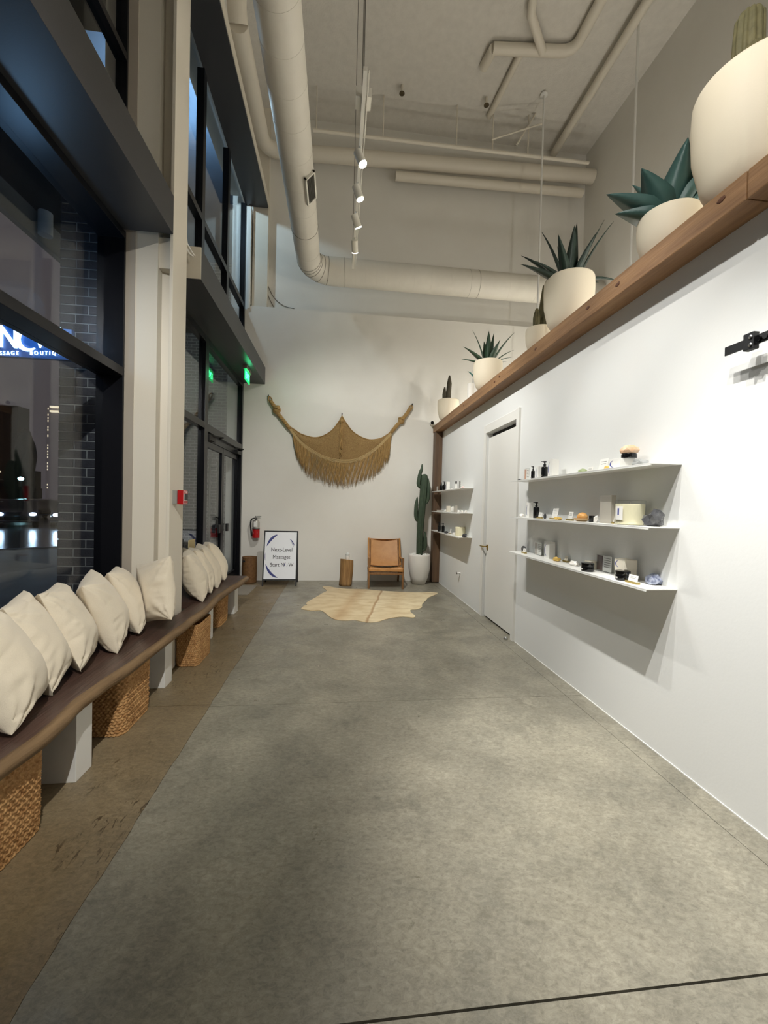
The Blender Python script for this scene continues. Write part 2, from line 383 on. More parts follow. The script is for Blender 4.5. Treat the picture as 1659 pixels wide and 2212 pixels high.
# white wires and brace by the column head
wr_ = thing('wire_bundle', 'loose white cables hanging beside the column above the cream beam end', 'cable')
for i, pts in enumerate([[(383, 500), (395, 520), (408, 545), (417, 553)], [(384, 508), (392, 535), (400, 552)], [(386, 515), (405, 528), (413, 542), (421, 553)]]):
    MB().tube(catmull([onx(u, v, -1.39) for u, v in pts], 5), .007, 6).build('cable', white_semi, wr_, True)
MB().tube([(-1.38, 3.71, 3.79), (-1.45, 4.05, 3.64)], .02, 8).build('brace_rod', cream_steel, cl, True)

# ------------------------------------------------------------------ track lighting
lamp_glow = EM('lamp lens', (255, 244, 214), 60)
track_mat = M('white track aluminium', (226, 222, 210), .4)
def lamp(name, loc, target, watts, cone, parent, blend=.8, size=.02, col=(1, .99, .95)):
    ld = bpy.data.lights.new(name, 'SPOT'); ld.energy = watts; ld.spot_size = math.radians(cone); ld.spot_blend = blend
    ld.shadow_soft_size = size; ld.color = col
    o = bpy.data.objects.new(name, ld); COL.objects.link(o); o.parent = parent
    o.location = loc; o.rotation_euler = (Vector(target)-Vector(loc)).to_track_quat('-Z', 'Y').to_euler(); return o
def track(label, x, z, y0, y1, heads, hang):
    t = thing('track_light', label, 'track light', (0, 0, 0))
    MB().box(x-.013, x+.013, y0, y1, z, z+.028).build('track_rail', track_mat, t)
    MB().box(x+.022, x+.03, y0+.02, y1-.02, z+.01, z+.03).build('side_rail', track_mat, t)
    for y in hang:
        MB().tube([(x-.01, y, z+.03), (x-.01, y, ZC)], .004, 6).build('hanger_wire', M('steel cable', (120, 116, 108), .5, metal=.4), t)
    for y, tgt, cone, k in heads:
        d = (Vector(tgt)-Vector((x, y, z-.09))).normalized()
        p = Vector((x, y, z-.09))
        hd = MB().tube([p-d*.06, p+d*.05], .034, 20).build('lamp_head', track_mat, t, 'auto')
        MB().tube([p+d*.049, p+d*.056], .031, 20).build('lens', lamp_glow, hd, 'auto')
        MB().tube([(x, y, z), (x, y, z-.09)], .012, 8).build('stem', track_mat, hd)
        lamp('spot', p+d*.075, tgt, SPOT_W*k, cone, t)
    return t
TX, TZ = .115, 4.22
tA = track('hanging white track with four glowing spot heads above the concrete floor', TX, TZ, 2.70, 4.95,
      [(3.27, (1.80, 2.7, .2), 84, .62), (3.63, (1.75, 4.0, .3), 88, .9), (3.99, (1.80, 5.8, .8), 92, 1.95), (4.38, (.5, 7.4, 1.3), 104, 1.65)], (2.72, 2.95, 4.9))
BX(TX-.055, TX+.055, 2.90, 3.0, TZ+.03, TZ+.10).build('junction_box', track_mat, tA)
tB = track('second white track with spot heads over the near wall shelves', .60, 4.25, .55, 2.02,
      [(.85, (1.66, 1.35, 0), 50, 4.9), (1.40, (1.70, 1.75, 0), 50, 2.7), (1.95, (1.82, 2.6, .2), 60, 1.5)], (.7, 1.9))
tC = track('added unseen white track of fill spots near the rear wall', .115, TZ, -3.2, .95,
      [(-2.6, (-1.2, -2.6, .3), 120, 1.0), (.75, (1.95, 2.0, 3.1), 64, 1.45), (-.5, (-1.55, 3.0, 1.3), 62, 5.0)], (-3, -.4))  # unseen track added to light the foreground, column and beam pots

# ------------------------------------------------------------------ ceiling services
DXc, DYc, DZc = -.565, 7.08, 5.36
def arc(c, r, a0, a1, n, f): return [f(c, r, a0+(a1-a0)*i/n) for i in range(n+1)]
R_EL = .36
pts = [(DXc, YR+.3, DZc), (DXc, 0, DZc), (DXc, 3, DZc), (DXc, DYc-R_EL, DZc)]
el = [(DXc+R_EL-R_EL*math.cos(a), DYc-R_EL+R_EL*math.sin(a), DZc) for a in [PI/2*i/8 for i in range(1, 9)]]
pts += el+[(1.0, DYc, DZc), (2.6, DYc, DZc), (XF-.01, DYc, DZc)]
rd = [.19]*4+[.19+.03*i/8 for i in range(1, 9)]+[.22]*3
du = thing('air_duct', 'large round cream duct running along the ceiling and turning along the back wall', 'duct', (0, 0, 0))
MB().tube(pts, rd, 32).build('duct_tube', duct_mat, du, True)
yq = [-1.2, .6, 1.75, 2.35, 2.60, 2.95, 3.27, 3.6, 3.95, 4.3, 4.7, 5.1, 5.55, 5.98, 6.5]
for i, y in enumerate(yq):
    MB().ring((DXc, y, DZc), (0, 1, .10), .1905, .004 if i in (4, 13) else .0018, 40).build('seam_ring', seam_mat if i in (4, 13) else duct_mat, du, True)
for i in (4, 5, 6, 8, 10):
    k = i if i < len(pts) else -1; p = Vector(pts[k]); t = (Vector(pts[k+1])-Vector(pts[k-1])).normalized()
    MB().ring(p, t, rd[k]+.001, .0035, 40).build('seam_ring', seam_mat, du, True)
for i, x in enumerate((-.12, .02, .2, .36, .55, .75, .95, 1.2, 1.5, 1.85, 2.2, 2.36, 2.9, 3.4)):
    MB().ring((x, DYc, DZc), (1, 0, .06), .2205, .003 if i in (1, 11) else .0016, 40).build('seam_ring', seam_mat if i in (1, 10, 11) else duct_mat, du, True)
def grille(yc, ang, ln=.42, wd_=.16):
    # register clamped on the lower right of the duct
    rot = Matrix.Translation((DXc, yc, DZc))@Matrix.Rotation(ang, 4, 'Y')
    fr = MB()
    for a in ((.185, .215, -ln/2, ln/2, -wd_/2, -wd_/2+.02), (.185, .215, -ln/2, ln/2, wd_/2-.02, wd_/2), (.185, .215, -ln/2, -ln/2+.02, -wd_/2, wd_/2), (.185, .215, ln/2-.02, ln/2, -wd_/2, wd_/2)): fr.box(*a, mat=rot)
    fr = fr.build('register_frame', track_mat, du)
    BX(.16, .198, -ln/2+.015, ln/2-.015, -wd_/2+.015, wd_/2-.015, mat=rot).build('register_box', M('dark register', (70, 68, 62), .7), fr)
    for k in range(7):
        z = -wd_/2+.028+k*(wd_-.056)/6
        BX(.198, .211, -ln/2+.02, ln/2-.02, z-.002, z+.002, mat=rot).build('louvre', M('grey louvre', (110, 107, 98), .6), fr)
grille(5.1, math.radians(42)); grille(2.72, math.radians(62))

def pipe(name, label, paths, r, mat=None, seg=14):
    t = thing(name, label, 'pipe')
    for k, p in enumerate(paths):
        MB().tube(p, r if not isinstance(r, list) else r[k], seg).build('pipe_run', mat or cream_steel, t, 'auto')
    return t
def bend(p0, c, p1, r, n=6):
    p0, c, p1 = Vector(p0), Vector(c), Vector(p1); a = c+(p0-c).normalized()*r; b = c+(p1-c).normalized()*r
    return [p0]+[(a*(1-t)**2+c*2*t*(1-t)+b*t*t) for t in [i/n for i in range(n+1)]]+[p1]
pipe('ceiling_pipe', 'thick cream pipe bending round the corner high on the back wall', [bend((-1.40, 5.5, 7.50), (-1.40, 7.36, 7.50), (.2, 7.36, 7.55), .28)[:-1]+[(.2, 7.36, 7.56), (XF-.01, 7.36, 7.72)], [(-1.40, 5.5, 7.50), (-1.40, 5.4, 7.6), (-1.40, 5.38, ZC)]], .12)
pipe('ceiling_pipe', 'thinner cream pipe just under the thick one along the back wall', [[(.9, 7.42, 7.36), (4.36, 7.42, 7.44), (4.5, 7.42, 7.44)]], .075)
sp = pipe('sprinkler_pipe', 'thin cream sprinkler pipe crossing under the ceiling near the back wall', [[(-.55, 7.0, 7.62), (4.35, 7.0, 7.65)]], .028)
for x in (-.5, .62, 1.9, 2.55, 3.2): MB().tube([(x, 7.0, 7.62), (x, 7.0, ZC)], .012, 6).build('pipe_hanger', cream_steel, sp)
for x in (.9, 2.35):
    MB().tube([(x, 6.8, ZC), (x, 6.8, ZC-.12)], .022, 8).build('sprinkler_stub', cream_steel, sp); MB().lathe([(.02, 0), (.045, .004), (.045, .012), (.01, .016)], 12, (x, 6.8, ZC-.14)).build('sprinkler_head', M('aged bronze', (96, 84, 62), .5, metal=.5), sp)
MB().tube([(2.5, 6.9, 7.75), (3.35, 6.75, 8.0)], .012, 6).build('brace_rod', cream_steel, sp); MB().tube([(2.95, 6.9, 7.72), (3.3, 6.95, ZC)], .016, 6).build('brace_rod', cream_steel, sp)
pipe('ceiling_pipe', 'long cream pipe running lengthwise under the ceiling near the far right wall', [[(3.93, YR+.2, 8.2), (3.95, 5, 8.2), (3.95, YU-.1, 8.2)]], .065)
cpz = 8.26
pipe('ceiling_pipe', 'short branching cream pipework fixed flat under the ceiling', [bend((2.15, 6.0, cpz), (3.36, 5.88, cpz), (3.42, -2, cpz), .2), [(2.16, 6.0, cpz), (2.12, 6.32, cpz+.06)], [(2.88, 5.9, cpz-.05), (2.5, 5.5, cpz-.03), (2.45, 5.3, cpz+.06)], [(2.6, 6.02, cpz+.03), (2.50, 7.08, cpz+.05)]], [.075, .07, .06, .05])

pend = EM('pendant diffuser', (255, 246, 228), 2.2)
for i, (x, y) in enumerate(((3.27, 6.60), (4.03, 5.40), (3.55, 2.3), (3.55, -.6))):  # last two are added out of view to spread the fill light
    t = thing('pendant_light', ('white pendant rod hanging in front of the back wall beyond the beam', 'white pendant rod hanging before the far right wall beyond the beam', 'added unseen white pendant for fill beyond the partition behind the agave', 'added unseen white pendant for fill beyond the partition near the rear wall')[i], 'pendant light', (x, y, 0))
    MB().tube([(0, 0, 2.55), (0, 0, ZC)], .016, 8).build('rod', white_semi, t)
    MB().lathe([(.03, 0), (.06, .01), (.06, .03), (.016, .05)], 16, (0, 0, ZC-.05)).build('canopy', white_semi, t, 'auto')
    MB().lathe([(.02, .10), (.16, .06), (.16, .04), (.15, .0), (.02, -.02)], 24, (0, 0, 2.45)).build('shade', pend, t, 'auto')
    ld = bpy.data.lights.new('pendant_bulb', 'POINT'); ld.energy = (60, 50, 95, 115)[i]; ld.color = (1, .97, .9); ld.shadow_soft_size = .08
    o = bpy.data.objects.new('pendant_bulb', ld); COL.objects.link(o); o.parent = t; o.location = (0, 0, 2.68)
cb = thing('wall_cable', 'thin dark cables drooping down the upper back wall in the left corner', 'cable')
for pts in ([(565, 520), (571, 600), (580, 640), (592, 664)], [(572, 600), (590, 640), (612, 660), (636, 667)]):
    MB().tube(catmull([ony(u, v, YU-.012) for u, v in pts], 6), .006, 6).build('cable', M('grey cable', (120, 112, 100), .6), cb, True)

# ------------------------------------------------------------------ bench
walnut = wood('dark walnut', (92, 68, 58), (56, 40, 35), 'y', .38, 6)
edge_w = wood('pale live edge', (146, 118, 84), (108, 84, 58), 'y', .6, 7)
bn = thing('bench', 'long dark live-edge wooden bench on white block legs under the window', 'bench')
BT, BB = .445, .385
def edge(y):
    ks = [(-1.5, -1.15), (.5, -1.17), (1.55, -1.165), (1.79, -1.15), (2.12, -1.185), (2.68, -1.16), (3.25, -1.15), (3.84, -1.135), (4.25, -1.165), (4.66, -1.155), (5.1, -1.125), (5.42, -1.12)]
    for (a, xa), (b, xb) in zip(ks[:-1], ks[1:]):
        if a <= y <= b:
            t = (y-a)/(b-a); t = t*t*(3-2*t); return xa+(xb-xa)*t+.008*noise.noise(Vector((y*5, 0, 3)))
    return ks[-1][1]
yy = [-1.4+.05*i for i in range(int(6.82/.05)+1)]
fr = [(edge(y)-.035-.012*noise.noise(Vector((y*2.3, 5, 0))), y) for y in yy]
back = [(-1.69, 5.42), (-1.69, 3.98), (-1.315, 3.98), (-1.315, 3.40), (-1.69, 3.40), (-1.69, -1.4)]
MB().prism(fr+back, 'z', BB, BT).build('seat_slab', walnut, bn)
m = MB(); n = len(yy); vs = []
for (xf, y), yv in zip(fr, yy):
    xe = edge(yv)
    vs += [(xf, y, BT), (xf+(xe-xf)*.75, y, BT-.012), (xe, y, BT-.034), (xe-.012, y, BB-.002), (xf-.02, y, BB-.002)]
fs = [(i*5+k, i*5+(k+1) % 5, (i+1)*5+(k+1) % 5, (i+1)*5+k) for i in range(n-1) for k in range(5)]+[(0, 1, 2, 3, 4), tuple((n-1)*5+k for k in range(5))]
m.add(vs, fs).build('live_edge', edge_w, bn, True)
for y0, y1 in ((1.06, 1.19), (2.13, 2.26), (3.16, 3.29), (4.20, 4.33), (5.21, 5.38)):
    BX(-1.60 if y0 != 3.16 else -1.66, -1.25, y0, y1, 0, BB).build('leg', white_semi, bn, bevel=.003)

# ------------------------------------------------------------------ woven baskets
weave = M('seagrass weave', (204, 160, 106), .8, var=(38, (158, 112, 64), .16), bump=(160, .5))
def basket_mesh(lx, ly, h, rc=.055, rh=.0175, pitch=.026, amp=.011, taper=.03):
    def outline(n):
        seg = []; P = 2*(lx-2*rc)+2*(ly-2*rc)+2*PI*rc; out = []
        for i in range(n):
            s = P*i/n
            parts = [('l', ly-2*rc, (lx/2, -ly/2+rc), (0, 1)), ('a', PI*rc/2, (lx/2-rc, ly/2-rc), 0), ('l', lx-2*rc, (lx/2-rc, ly/2), (-1, 0)), ('a', PI*rc/2, (-lx/2+rc, ly/2-rc), PI/2),
                     ('l', ly-2*rc, (-lx/2, ly/2-rc), (0, -1)), ('a', PI*rc/2, (-lx/2+rc, -ly/2+rc), PI), ('l', lx-2*rc, (-lx/2+rc, -ly/2), (1, 0)), ('a', PI*rc/2, (lx/2-rc, -ly/2+rc), 1.5*PI)]
            for kd, ln, p, d in parts:
                if s <= ln+1e-9:
                    if kd == 'l': x, y = p[0]+d[0]*s, p[1]+d[1]*s; nx, ny = (d[1], -d[0])
                    else: a = d+s/rc; x, y = p[0]+rc*math.cos(a), p[1]+rc*math.sin(a); nx, ny = math.cos(a), math.sin(a)
                    out.append((x, y, nx, ny)); break
                s -= ln
        return out, P
    n = 240; ol, P = outline(n); rows = int(h/rh)*5; m = MB(); vs = []
    for j in range(rows+1):
        z = h*j/rows; r = z/rh; row = int(r); fr_ = r-row; k = 1-taper*(1-z/h)*1.2
        for i, (x, y, nx, ny) in enumerate(ol):
            s = P*i/n; a = abs(math.sin(PI*fr_))**.6*(.55+.45*math.sin(2*PI*(s/pitch+(.5 if row % 2 else 0)+(fr_-.5)*(.5 if row % 2 else -.5))))
            a = amp*a+.004*noise.noise(Vector((x*9, y*9, z*9)))
            vs.append((x*k+nx*a, y*k+ny*a, z))
    fs = [(j*n+i, j*n+(i+1) % n, (j+1)*n+(i+1) % n, (j+1)*n+i) for j in range(rows) for i in range(n)]
    t0 = len(vs); nn = n
    for (zz, kk) in ((h+.006, .965), (h-.03, .93), (.03, .88)):
        for x, y, nx, ny in ol: vs.append((x*kk, y*kk, zz))
    base = [rows*n, t0, t0+n, t0+2*n]
    for a, b in zip(base[:-1], base[1:]): fs += [(a+i, a+(i+1) % n, b+(i+1) % n, b+i) for i in range(n)]
    fs.append(tuple(base[-1]+i for i in range(n))); fs.append(tuple(range(n-1, -1, -1)))
    return m.add(vs, fs)
bk = basket_mesh(.34, .36, .355).build('woven_basket', weave, smooth=True)
spots = [((-1.385, 1.69), 'woven seagrass basket under the bench farthest from the entrance doors'), ((-1.395, 2.70), 'woven seagrass basket under the bench just before the cream column'),
         ((-1.345, 3.74), 'woven seagrass basket beside the cream column under the bench'), ((-1.44, 4.82), 'woven seagrass basket just before the last white leg under the bench')]
for i, ((x, y), lb) in enumerate(spots):
    o = bk if i == 0 else copy_tree(bk)
    o.location = (x, y, 0); tag(o, lb, 'basket', 'baskets under the bench')
    if i == 2: o.location.x = -1.238; o.scale = (.55, 1, .98)

# ------------------------------------------------------------------ cushions
linen = M('cream linen', (232, 220, 198), .85, var=(240, (222, 209, 186), .3), bump=(420, .25), sheen=.2)
def pillow_mesh(seed, w=.46, h=.47, t=.118):
    N = 56; m = MB(); rnd = random.Random(seed); off = Vector((rnd.random()*20, rnd.random()*20, rnd.random()*20))
    def pt(u, v, s):
        eu = 1-.06*(1-v*v)**1.2; ev = 1-.05*(1-u*u)**1.2
        x = u*w/2*eu; z = v*h/2*ev
        g = max(0, (1-u*u))**.42*max(0, (1-v*v))**.42
        sag = 1+.28*(-v)*(1-abs(v))
        y = t*g*sag
        p = Vector((x, z, 0))
        cr = noise.noise(Vector((x*6, z*18, s*3))+off)*.6+noise.noise(Vector(((x+z)*15, (x-z)*8, s*5))+off)*.45+noise.noise(Vector((x*34, z*34, s*7))+off)*.25
        edgew = max(0, 1-min(1-abs(u), 1-abs(v))/.6)
        ridge = 1-abs(noise.noise(Vector((x*4+z*3, z*17-x*3, s*9))+off*1.7))*2.0
        y += (.004+.012*edgew)*cr*min(1, g*2.5)-.009*max(0, ridge)**6*(.2+edgew)*min(1, g*3)
        for cu, cv in ((1, 1), (-1, 1), (1, -1), (-1, -1)):
            dx, dz = u-cu, v-cv; r = math.hypot(dx, dz); a = math.atan2(dz, dx)
            y += .010*math.exp(-r*1.7)*math.sin(a*11+seed*2+cu*2+cv)*min(1, r*3)*min(1, g*4)
        return Vector((x+.006*cr, s*y, z))
    vs = []; idx = {}
    for s in (1, -1):
        for i in range(N+1):
            for j in range(N+1):
                u = math.sin(PI/2*(-1+2*i/N)); v = math.sin(PI/2*(-1+2*j/N))
                if s < 0 and (i in (0, N) or j in (0, N)): idx[s, i, j] = idx[1, i, j]; continue
                idx[s, i, j] = len(vs); vs.append(pt(u, v, s))
    fs = []
    for s in (1, -1):
        for i in range(N):
            for j in range(N):
                q = (idx[s, i, j], idx[s, i+1, j], idx[s, i+1, j+1], idx[s, i, j+1]); fs.append(q if s < 0 else q[::-1])
    m.add(vs, fs); return m
pil = [pillow_mesh(k) for k in range(4)]
seamm = M('cushion seam', (206, 190, 164), .8)
pm = []
PD = [(28.7, 1591.5), (98, 1515), (169, 1460.5), (253, 1412.6), (301, 1375), (386, 1340), (438, 1301), (454.7, 1285), (470, 1271), (485, 1257)]
ROT = [(112, 22, 2), (110, 24, -3), (111, 23, 2), (114, 22, -4), (111, 24, 3), (-36, 7, -14), (113, 18, -4), (114, 20, 2), (113, 21, -2), (113, 22, 3)]
LB = ['cream linen cushion sixth from the cream column in the long row', 'cream linen cushion fifth from the cream column in the long row', 'cream linen cushion fourth from the cream column in the long row', 'creased cream cushion third from the cream column in the long row',
      'cream linen cushion second from the cream column, by the window jamb', 'cream linen cushion leaning askew against the cream column', 'first cream cushion past the column in the short row by the doors', 'second cream cushion past the column in the short row by the doors',
      'third cream cushion past the column in the short row by the doors', 'fourth cream cushion past the column, nearest the entrance doors']
for i, (u, v) in enumerate(PD):
    D = onz(u, v, BT); ang, lean, roll = ROT[i]
    o = pil[i % 4].build('cushion', linen, None, True); pm.append(o)
    h = Vector((math.cos(math.radians(ang)), math.sin(math.radians(ang)), 0)); nn = Vector((h.y, -h.x, 0)); ln = math.radians(lean)
    c = D+h*.215-nn*.235*math.sin(ln); o.location = (c.x, c.y, BT+.22)
    o.rotation_euler = (-ln, math.radians(roll), math.radians(ang))
    if i == 5: o.location = (-1.355, 3.20, BT+.22); o.scale = (.95, .85, .97)
    bpy.context.view_layer.update()
    o.location.z += BT+.001-min((o.matrix_world@v.co).z for v in o.data.vertices)
    tag(o, LB[i], 'cushion', 'cream cushions on the bench')
# soft cushions flatten against each other: cut both back to the plane of their contact
from mathutils.bvhtree import BVHTree
bpy.context.view_layer.update()
WV = [[o.matrix_world@v.co for v in o.data.vertices] for o in pm]
BV = [BVHTree.FromPolygons(w_, [tuple(p.vertices) for p in o.data.polygons]) for w_, o in zip(WV, pm)]
def inside(bv, p):
    k = 0; q = p.copy(); d = Vector((.31, .17, .935))
    while k < 40:
        hit = bv.ray_cast(q, d)[0]
        if hit is None: break
        k += 1; q = hit+d*1e-5
    return k % 2 == 1
planes = []
for i in range(9):
    j = i+1
    A = [p for p in WV[i] if inside(BV[j], p)]; B = [p for p in WV[j] if inside(BV[i], p)]
    if not A or not B: continue
    # the seam of the two skins lies where inner points are shallow: its best plane
    rimp = [p for p in A if BV[j].find_nearest(p)[3] < .012]+[p for p in B if BV[i].find_nearest(p)[3] < .012]
    ctr = sum(rimp, Vector())/len(rimp)
    cov = [[sum((p[a]-ctr[a])*(p[b]-ctr[b]) for p in rimp) for b in range(3)] for a in range(3)]
    Mi = (Matrix(cov)+Matrix.Identity(3)*1e-6).inverted(); nv = (sum(WV[j], Vector())/len(WV[j])-sum(WV[i], Vector())/len(WV[i])).normalized()
    for _ in range(60): nv = (Mi@nv).normalized()
    if nv.dot(sum(B, Vector())/len(B)-sum(A, Vector())/len(A)) > 0: nv = -nv     # caps of i lie beyond the plane
    planes.append((i, ctr, nv)); planes.append((j, ctr, -nv))
for i, ctr, nv in planes:
    o = pm[i]; inv = o.matrix_world.inverted()
    for k, p in enumerate(WV[i]):
        d = (p-ctr).dot(nv)+.0005
        if d > -.012:
            nd = -.012+.012*(1-math.exp(-(d+.012)/.012)); p2 = p-nv*(d-nd); p2.z = max(p2.z, BT+.0005); WV[i][k] = p2; o.data.vertices[k].co = inv@p2
tag(BX(-.005, .005, -.10, .10, 0, .50).build('cardboard_panel', M('kraft board', (196, 178, 132), .8), bevel=.002, loc=(-1.68, 4.94, BT)), 'upright tan board behind the last cushion on the bench', 'board')

# ------------------------------------------------------------------ things along the back wall
# fire extinguisher
fe = thing('fire_extinguisher', 'red fire extinguisher with black hose hanging on the back wall', 'fire extinguisher', (-1.425, 7.36, 0))
MB().lathe([(.05, .765), (.062, .772), (.062, .925), (.062, .926)], 24).build('lower_body', red_paint, fe, 'auto')
MB().lathe([(.0635, .922), (.0635, .934)], 24).build('band', black_mat, fe)
MB().lathe([(.061, .934), (.061, 1.04), (.048, 1.075), (.02, 1.095), (.018, 1.11)], 24).build('upper_body', M('extinguisher steel', (196, 192, 184), .3, metal=.7), fe, 'auto')
BX(-.03, .034, -.0635, -.0625, .965, 1.06).build('instruction_tag', M('paper', (236, 234, 228), .7), fe)
hv = MB().box(-.02, .02, -.02, .02, 1.10, 1.13); hv.box(-.015, .085, -.008, .008, 1.145, 1.155); hv.box(-.015, .07, -.008, .008, 1.118, 1.126); hv.box(-.02, -.005, -.008, .008, 1.12, 1.155)
hv.build('valve_handle', chrome, fe)
MB().tube(catmull([(-.015, -.01, 1.115), (-.07, -.015, 1.10), (-.092, -.015, 1.04), (-.09, -.01, .95), (-.075, -.01, .86), (-.066, -.01, .80)], 5), .011, 8).build('hose', black_mat, fe, True)
MB().lathe([(.014, 0), (.014, .006)], 12, (0, -.03, 1.09)).build('gauge', black_mat, fe)
BX(-.02, .02, .055, .10, .80, 1.08).build('bracket', chrome, fe)
MB().lathe([(.0625, .84), (.0632, .85), (.0632, .875), (.0625, .885)], 6).build('badge', M('extinguisher badge', (200, 150, 140), .5), fe)

# tall round basket and door mat
cane = M('brown cane', (128, 92, 52), .7, var=(30, (96, 64, 34), .2), bump=(120, .4))
tb_ = thing('tall_basket', 'tall round brown cane basket in the corner by the entrance doors', 'basket', (-1.50, 7.24, 0))
pr = []
for i in range(61): pr.append((.118+.005*math.sin(PI*i*.999)+.0035*(i % 2)+.006*math.sin(i/60*PI), .006+.44*i/60))
MB().lathe([(.10, 0)]+pr+[(.108, .447), (.104, .30), (.10, .04)], 36).build('basket_body', cane, tb_, True)
MB().ring((0, 0, .445), (0, 0, 1), .118, .008, 36).build('rim', cane, tb_, True)
BX(-.09, -.05, -.118, -.105, .375, .40).build('hand_hole', black_mat, tb_)
tag(BX(-1.66, -1.315, 6.27, 6.98, 0, .012).build('door_mat', M('grey mat', (150, 142, 130), .95, bump=(300, .5)), bevel=.003), 'pale grey floor mat before the entrance doors', 'mat')

# A-frame sign
sg = thing('sidewalk_sign', 'black A-frame sign reading Next-Level Massages Start NOW', 'sign', (-.955, 7.12, 0), math.radians(2))
SW, SH, TL = .565, .915, .19
def afr(sgn):
    m = MB(); a = math.atan2(TL, SH)
    rt = Matrix.Translation((0, 0, SH))@Matrix.Rotation(-sgn*a, 4, 'X')@Matrix.Translation((0, 0, -SH/math.cos(a)))
    HH = SH/math.cos(a)
    for x0, x1, z0, z1 in ((-SW/2, -SW/2+.02, 0, HH), (SW/2-.02, SW/2, 0, HH), (-SW/2, SW/2, HH-.022, HH), (-SW/2, SW/2, .10, .12)): m.box(x0, x1, -.009, .009, z0, z1, mat=rt)
    return m, rt, HH
m, rt, HH = afr(1); fo = m.build('front_frame', black_mat, sg); m, rt2, HH = afr(-1); bo = m.build('rear_frame', black_mat, sg)
pp = BX(-SW/2+.02, SW/2-.02, -.006, .004, .12, HH-.022, mat=rt).build('front_panel', M('sign board white', (238, 240, 244), .5), sg)
BX(-SW/2+.02, SW/2-.02, -.004, .006, .12, HH-.022, mat=rt2).build('rear_panel', MC['sign board white'], sg)
ink = M('black ink', (24, 22, 24), .6); navy = M('navy brush stroke', (58, 66, 128), .6)
fx = rt@Matrix.Translation((0, -.0075, 0))@Matrix.Rotation(PI/2, 4, 'X')
for k, (tx, zz, xo) in enumerate((('Next-Level', .61, .02), ('Massages', .485, .02), ('Start N', .355, -.045), ('W', .355, .178))):
    text_mesh('lettering', tx, .092, ink, pp, .0006, matrix=fx@Matrix.Translation((xo, zz, 0))@Matrix.Scale(.86, 4, (1, 0, 0)))
def stroke(c, r0, a0, a1, w, n=26):
    vs = []; fs = []
    for i in range(n+1):
        t = i/n; a = math.radians(a0+(a1-a0)*t); ww = w*math.sin(PI*min(1, t*1.05+.02))**.7*(1+.25*noise.noise(Vector((i*.7, a0, 0))))
        for s in (-1, 1):
            r = r0+s*ww/2; vs.append(fx@Vector((c[0]+r*math.cos(a), c[1]+r*math.sin(a)*1.32, 0)))
    for i in range(n): fs.append((2*i, 2*i+1, 2*i+3, 2*i+2))
    MB().add(vs, fs).build('brush_stroke', navy, pp)
cc = (.0, .51)
cc = (.025, .51); stroke(cc, .283, 108, 158, .036); stroke(cc, .283, 203, 262, .034); stroke((0, .51), .262, 30, 58, .016); stroke((0, .51), .245, 28, 48, .006); stroke((.01, .51), .262, 172, 196, .008)
stroke((.098, .358), .026, 100, 250, .009); stroke((.098, .358), .026, 280, 380, .003)

# tree stump table and the little jar on it
bark = wood('stump wood', (172, 134, 84), (118, 84, 48), 'z', .7, 9)
st = thing('stump_table', 'tree stump side table between the sign and the leather chair', 'stump', (.165, 7.04, 0))
vs = []; NS, NZ = 40, 12
for j in range(NZ+1):
    z = .445*j/NZ
    for i in range(NS):
        a = 2*PI*i/NS; d = Vector((math.cos(a), math.sin(a), z*2.2)); r = .112+.018*noise.noise(d*1.4)+.006*noise.noise(Vector((a*5, 0, z*1.2)))+.012*(z/.445-.5)*math.cos(a-.3)
        vs.append((r*math.cos(a)+.012*math.sin(z*7), r*math.sin(a), z+(.016*math.cos(a+2.4) if j == NZ else 0)))
MB().add(vs, [(j*NS+i, j*NS+(i+1) % NS, (j+1)*NS+(i+1) % NS, (j+1)*NS+i) for j in range(NZ) for i in range(NS)]+[tuple(range(NS-1, -1, -1))]).build('trunk', bark, st, True)
MB().add(vs[-NS:], [tuple(range(NS))]).build('cut_top', M('cut end grain', (176, 140, 92), .7, var=(14, (150, 112, 66))), st)
jr = thing('small_jar', 'little white jar with a clear lid standing on the tree stump', 'jar', (.18, 7.03, .449))
MB().lathe([(.034, 0), (.036, .004), (.036, .06), (.03, .066), (.03, .07)], 20).build('jar_body', white_semi, jr, 'auto'); MB().lathe([(.03, .066), (.036, .07), (.036, .095), (.02, .105), (.012, .118)], 20).build('lid', M('frosted glass', (206, 208, 204), .3), jr, 'auto')

# leather sling chair
leather = M('tan leather', (196, 142, 82), .5, var=(9, (180, 124, 66)), bump=(60, .2)); cw = wood('chair oak', (150, 108, 66), (116, 80, 46), 'z', .5, 9)
ch = thing('lounge_chair', 'low tan leather sling chair with wooden frame against the back wall', 'chair', (.835, 7.06, 0), math.radians(-3))
CWD = .285
for s in (-1, 1):
    BX(s*CWD-.016, s*CWD+.016, -.345, -.305, 0, .52).build('front_leg', cw, ch, bevel=.006)
    rl = MB().tube([(s*(CWD-.01), .36, 0), (s*(CWD-.01), .30, .20), (s*(CWD-.01), .235, .45)], .017, 10); rl.build('rear_leg', cw, ch, True)
    BX(s*CWD-.015, s*CWD+.015, -.33, .30, .235, .275).build('side_rail', cw, ch, bevel=.006)
    MB().tube([(s*CWD, -.325, .50), (s*CWD, -.05, .485), (s*CWD, .235, .46)], .015, 8).build('arm_strap', leather, ch, True)
    MB().tube([(s*(CWD-.028), .06, .28), (s*(CWD-.028), .25, .53), (s*(CWD-.028), .36, .775)], .016, 10).build('back_post', cw, ch, True)
BX(-CWD, CWD, -.335, -.305, .235, .275).build('front_rail', cw, ch, bevel=.006); BX(-CWD, CWD, .28, .31, .20, .235).build('rear_rail', cw, ch, bevel=.006)
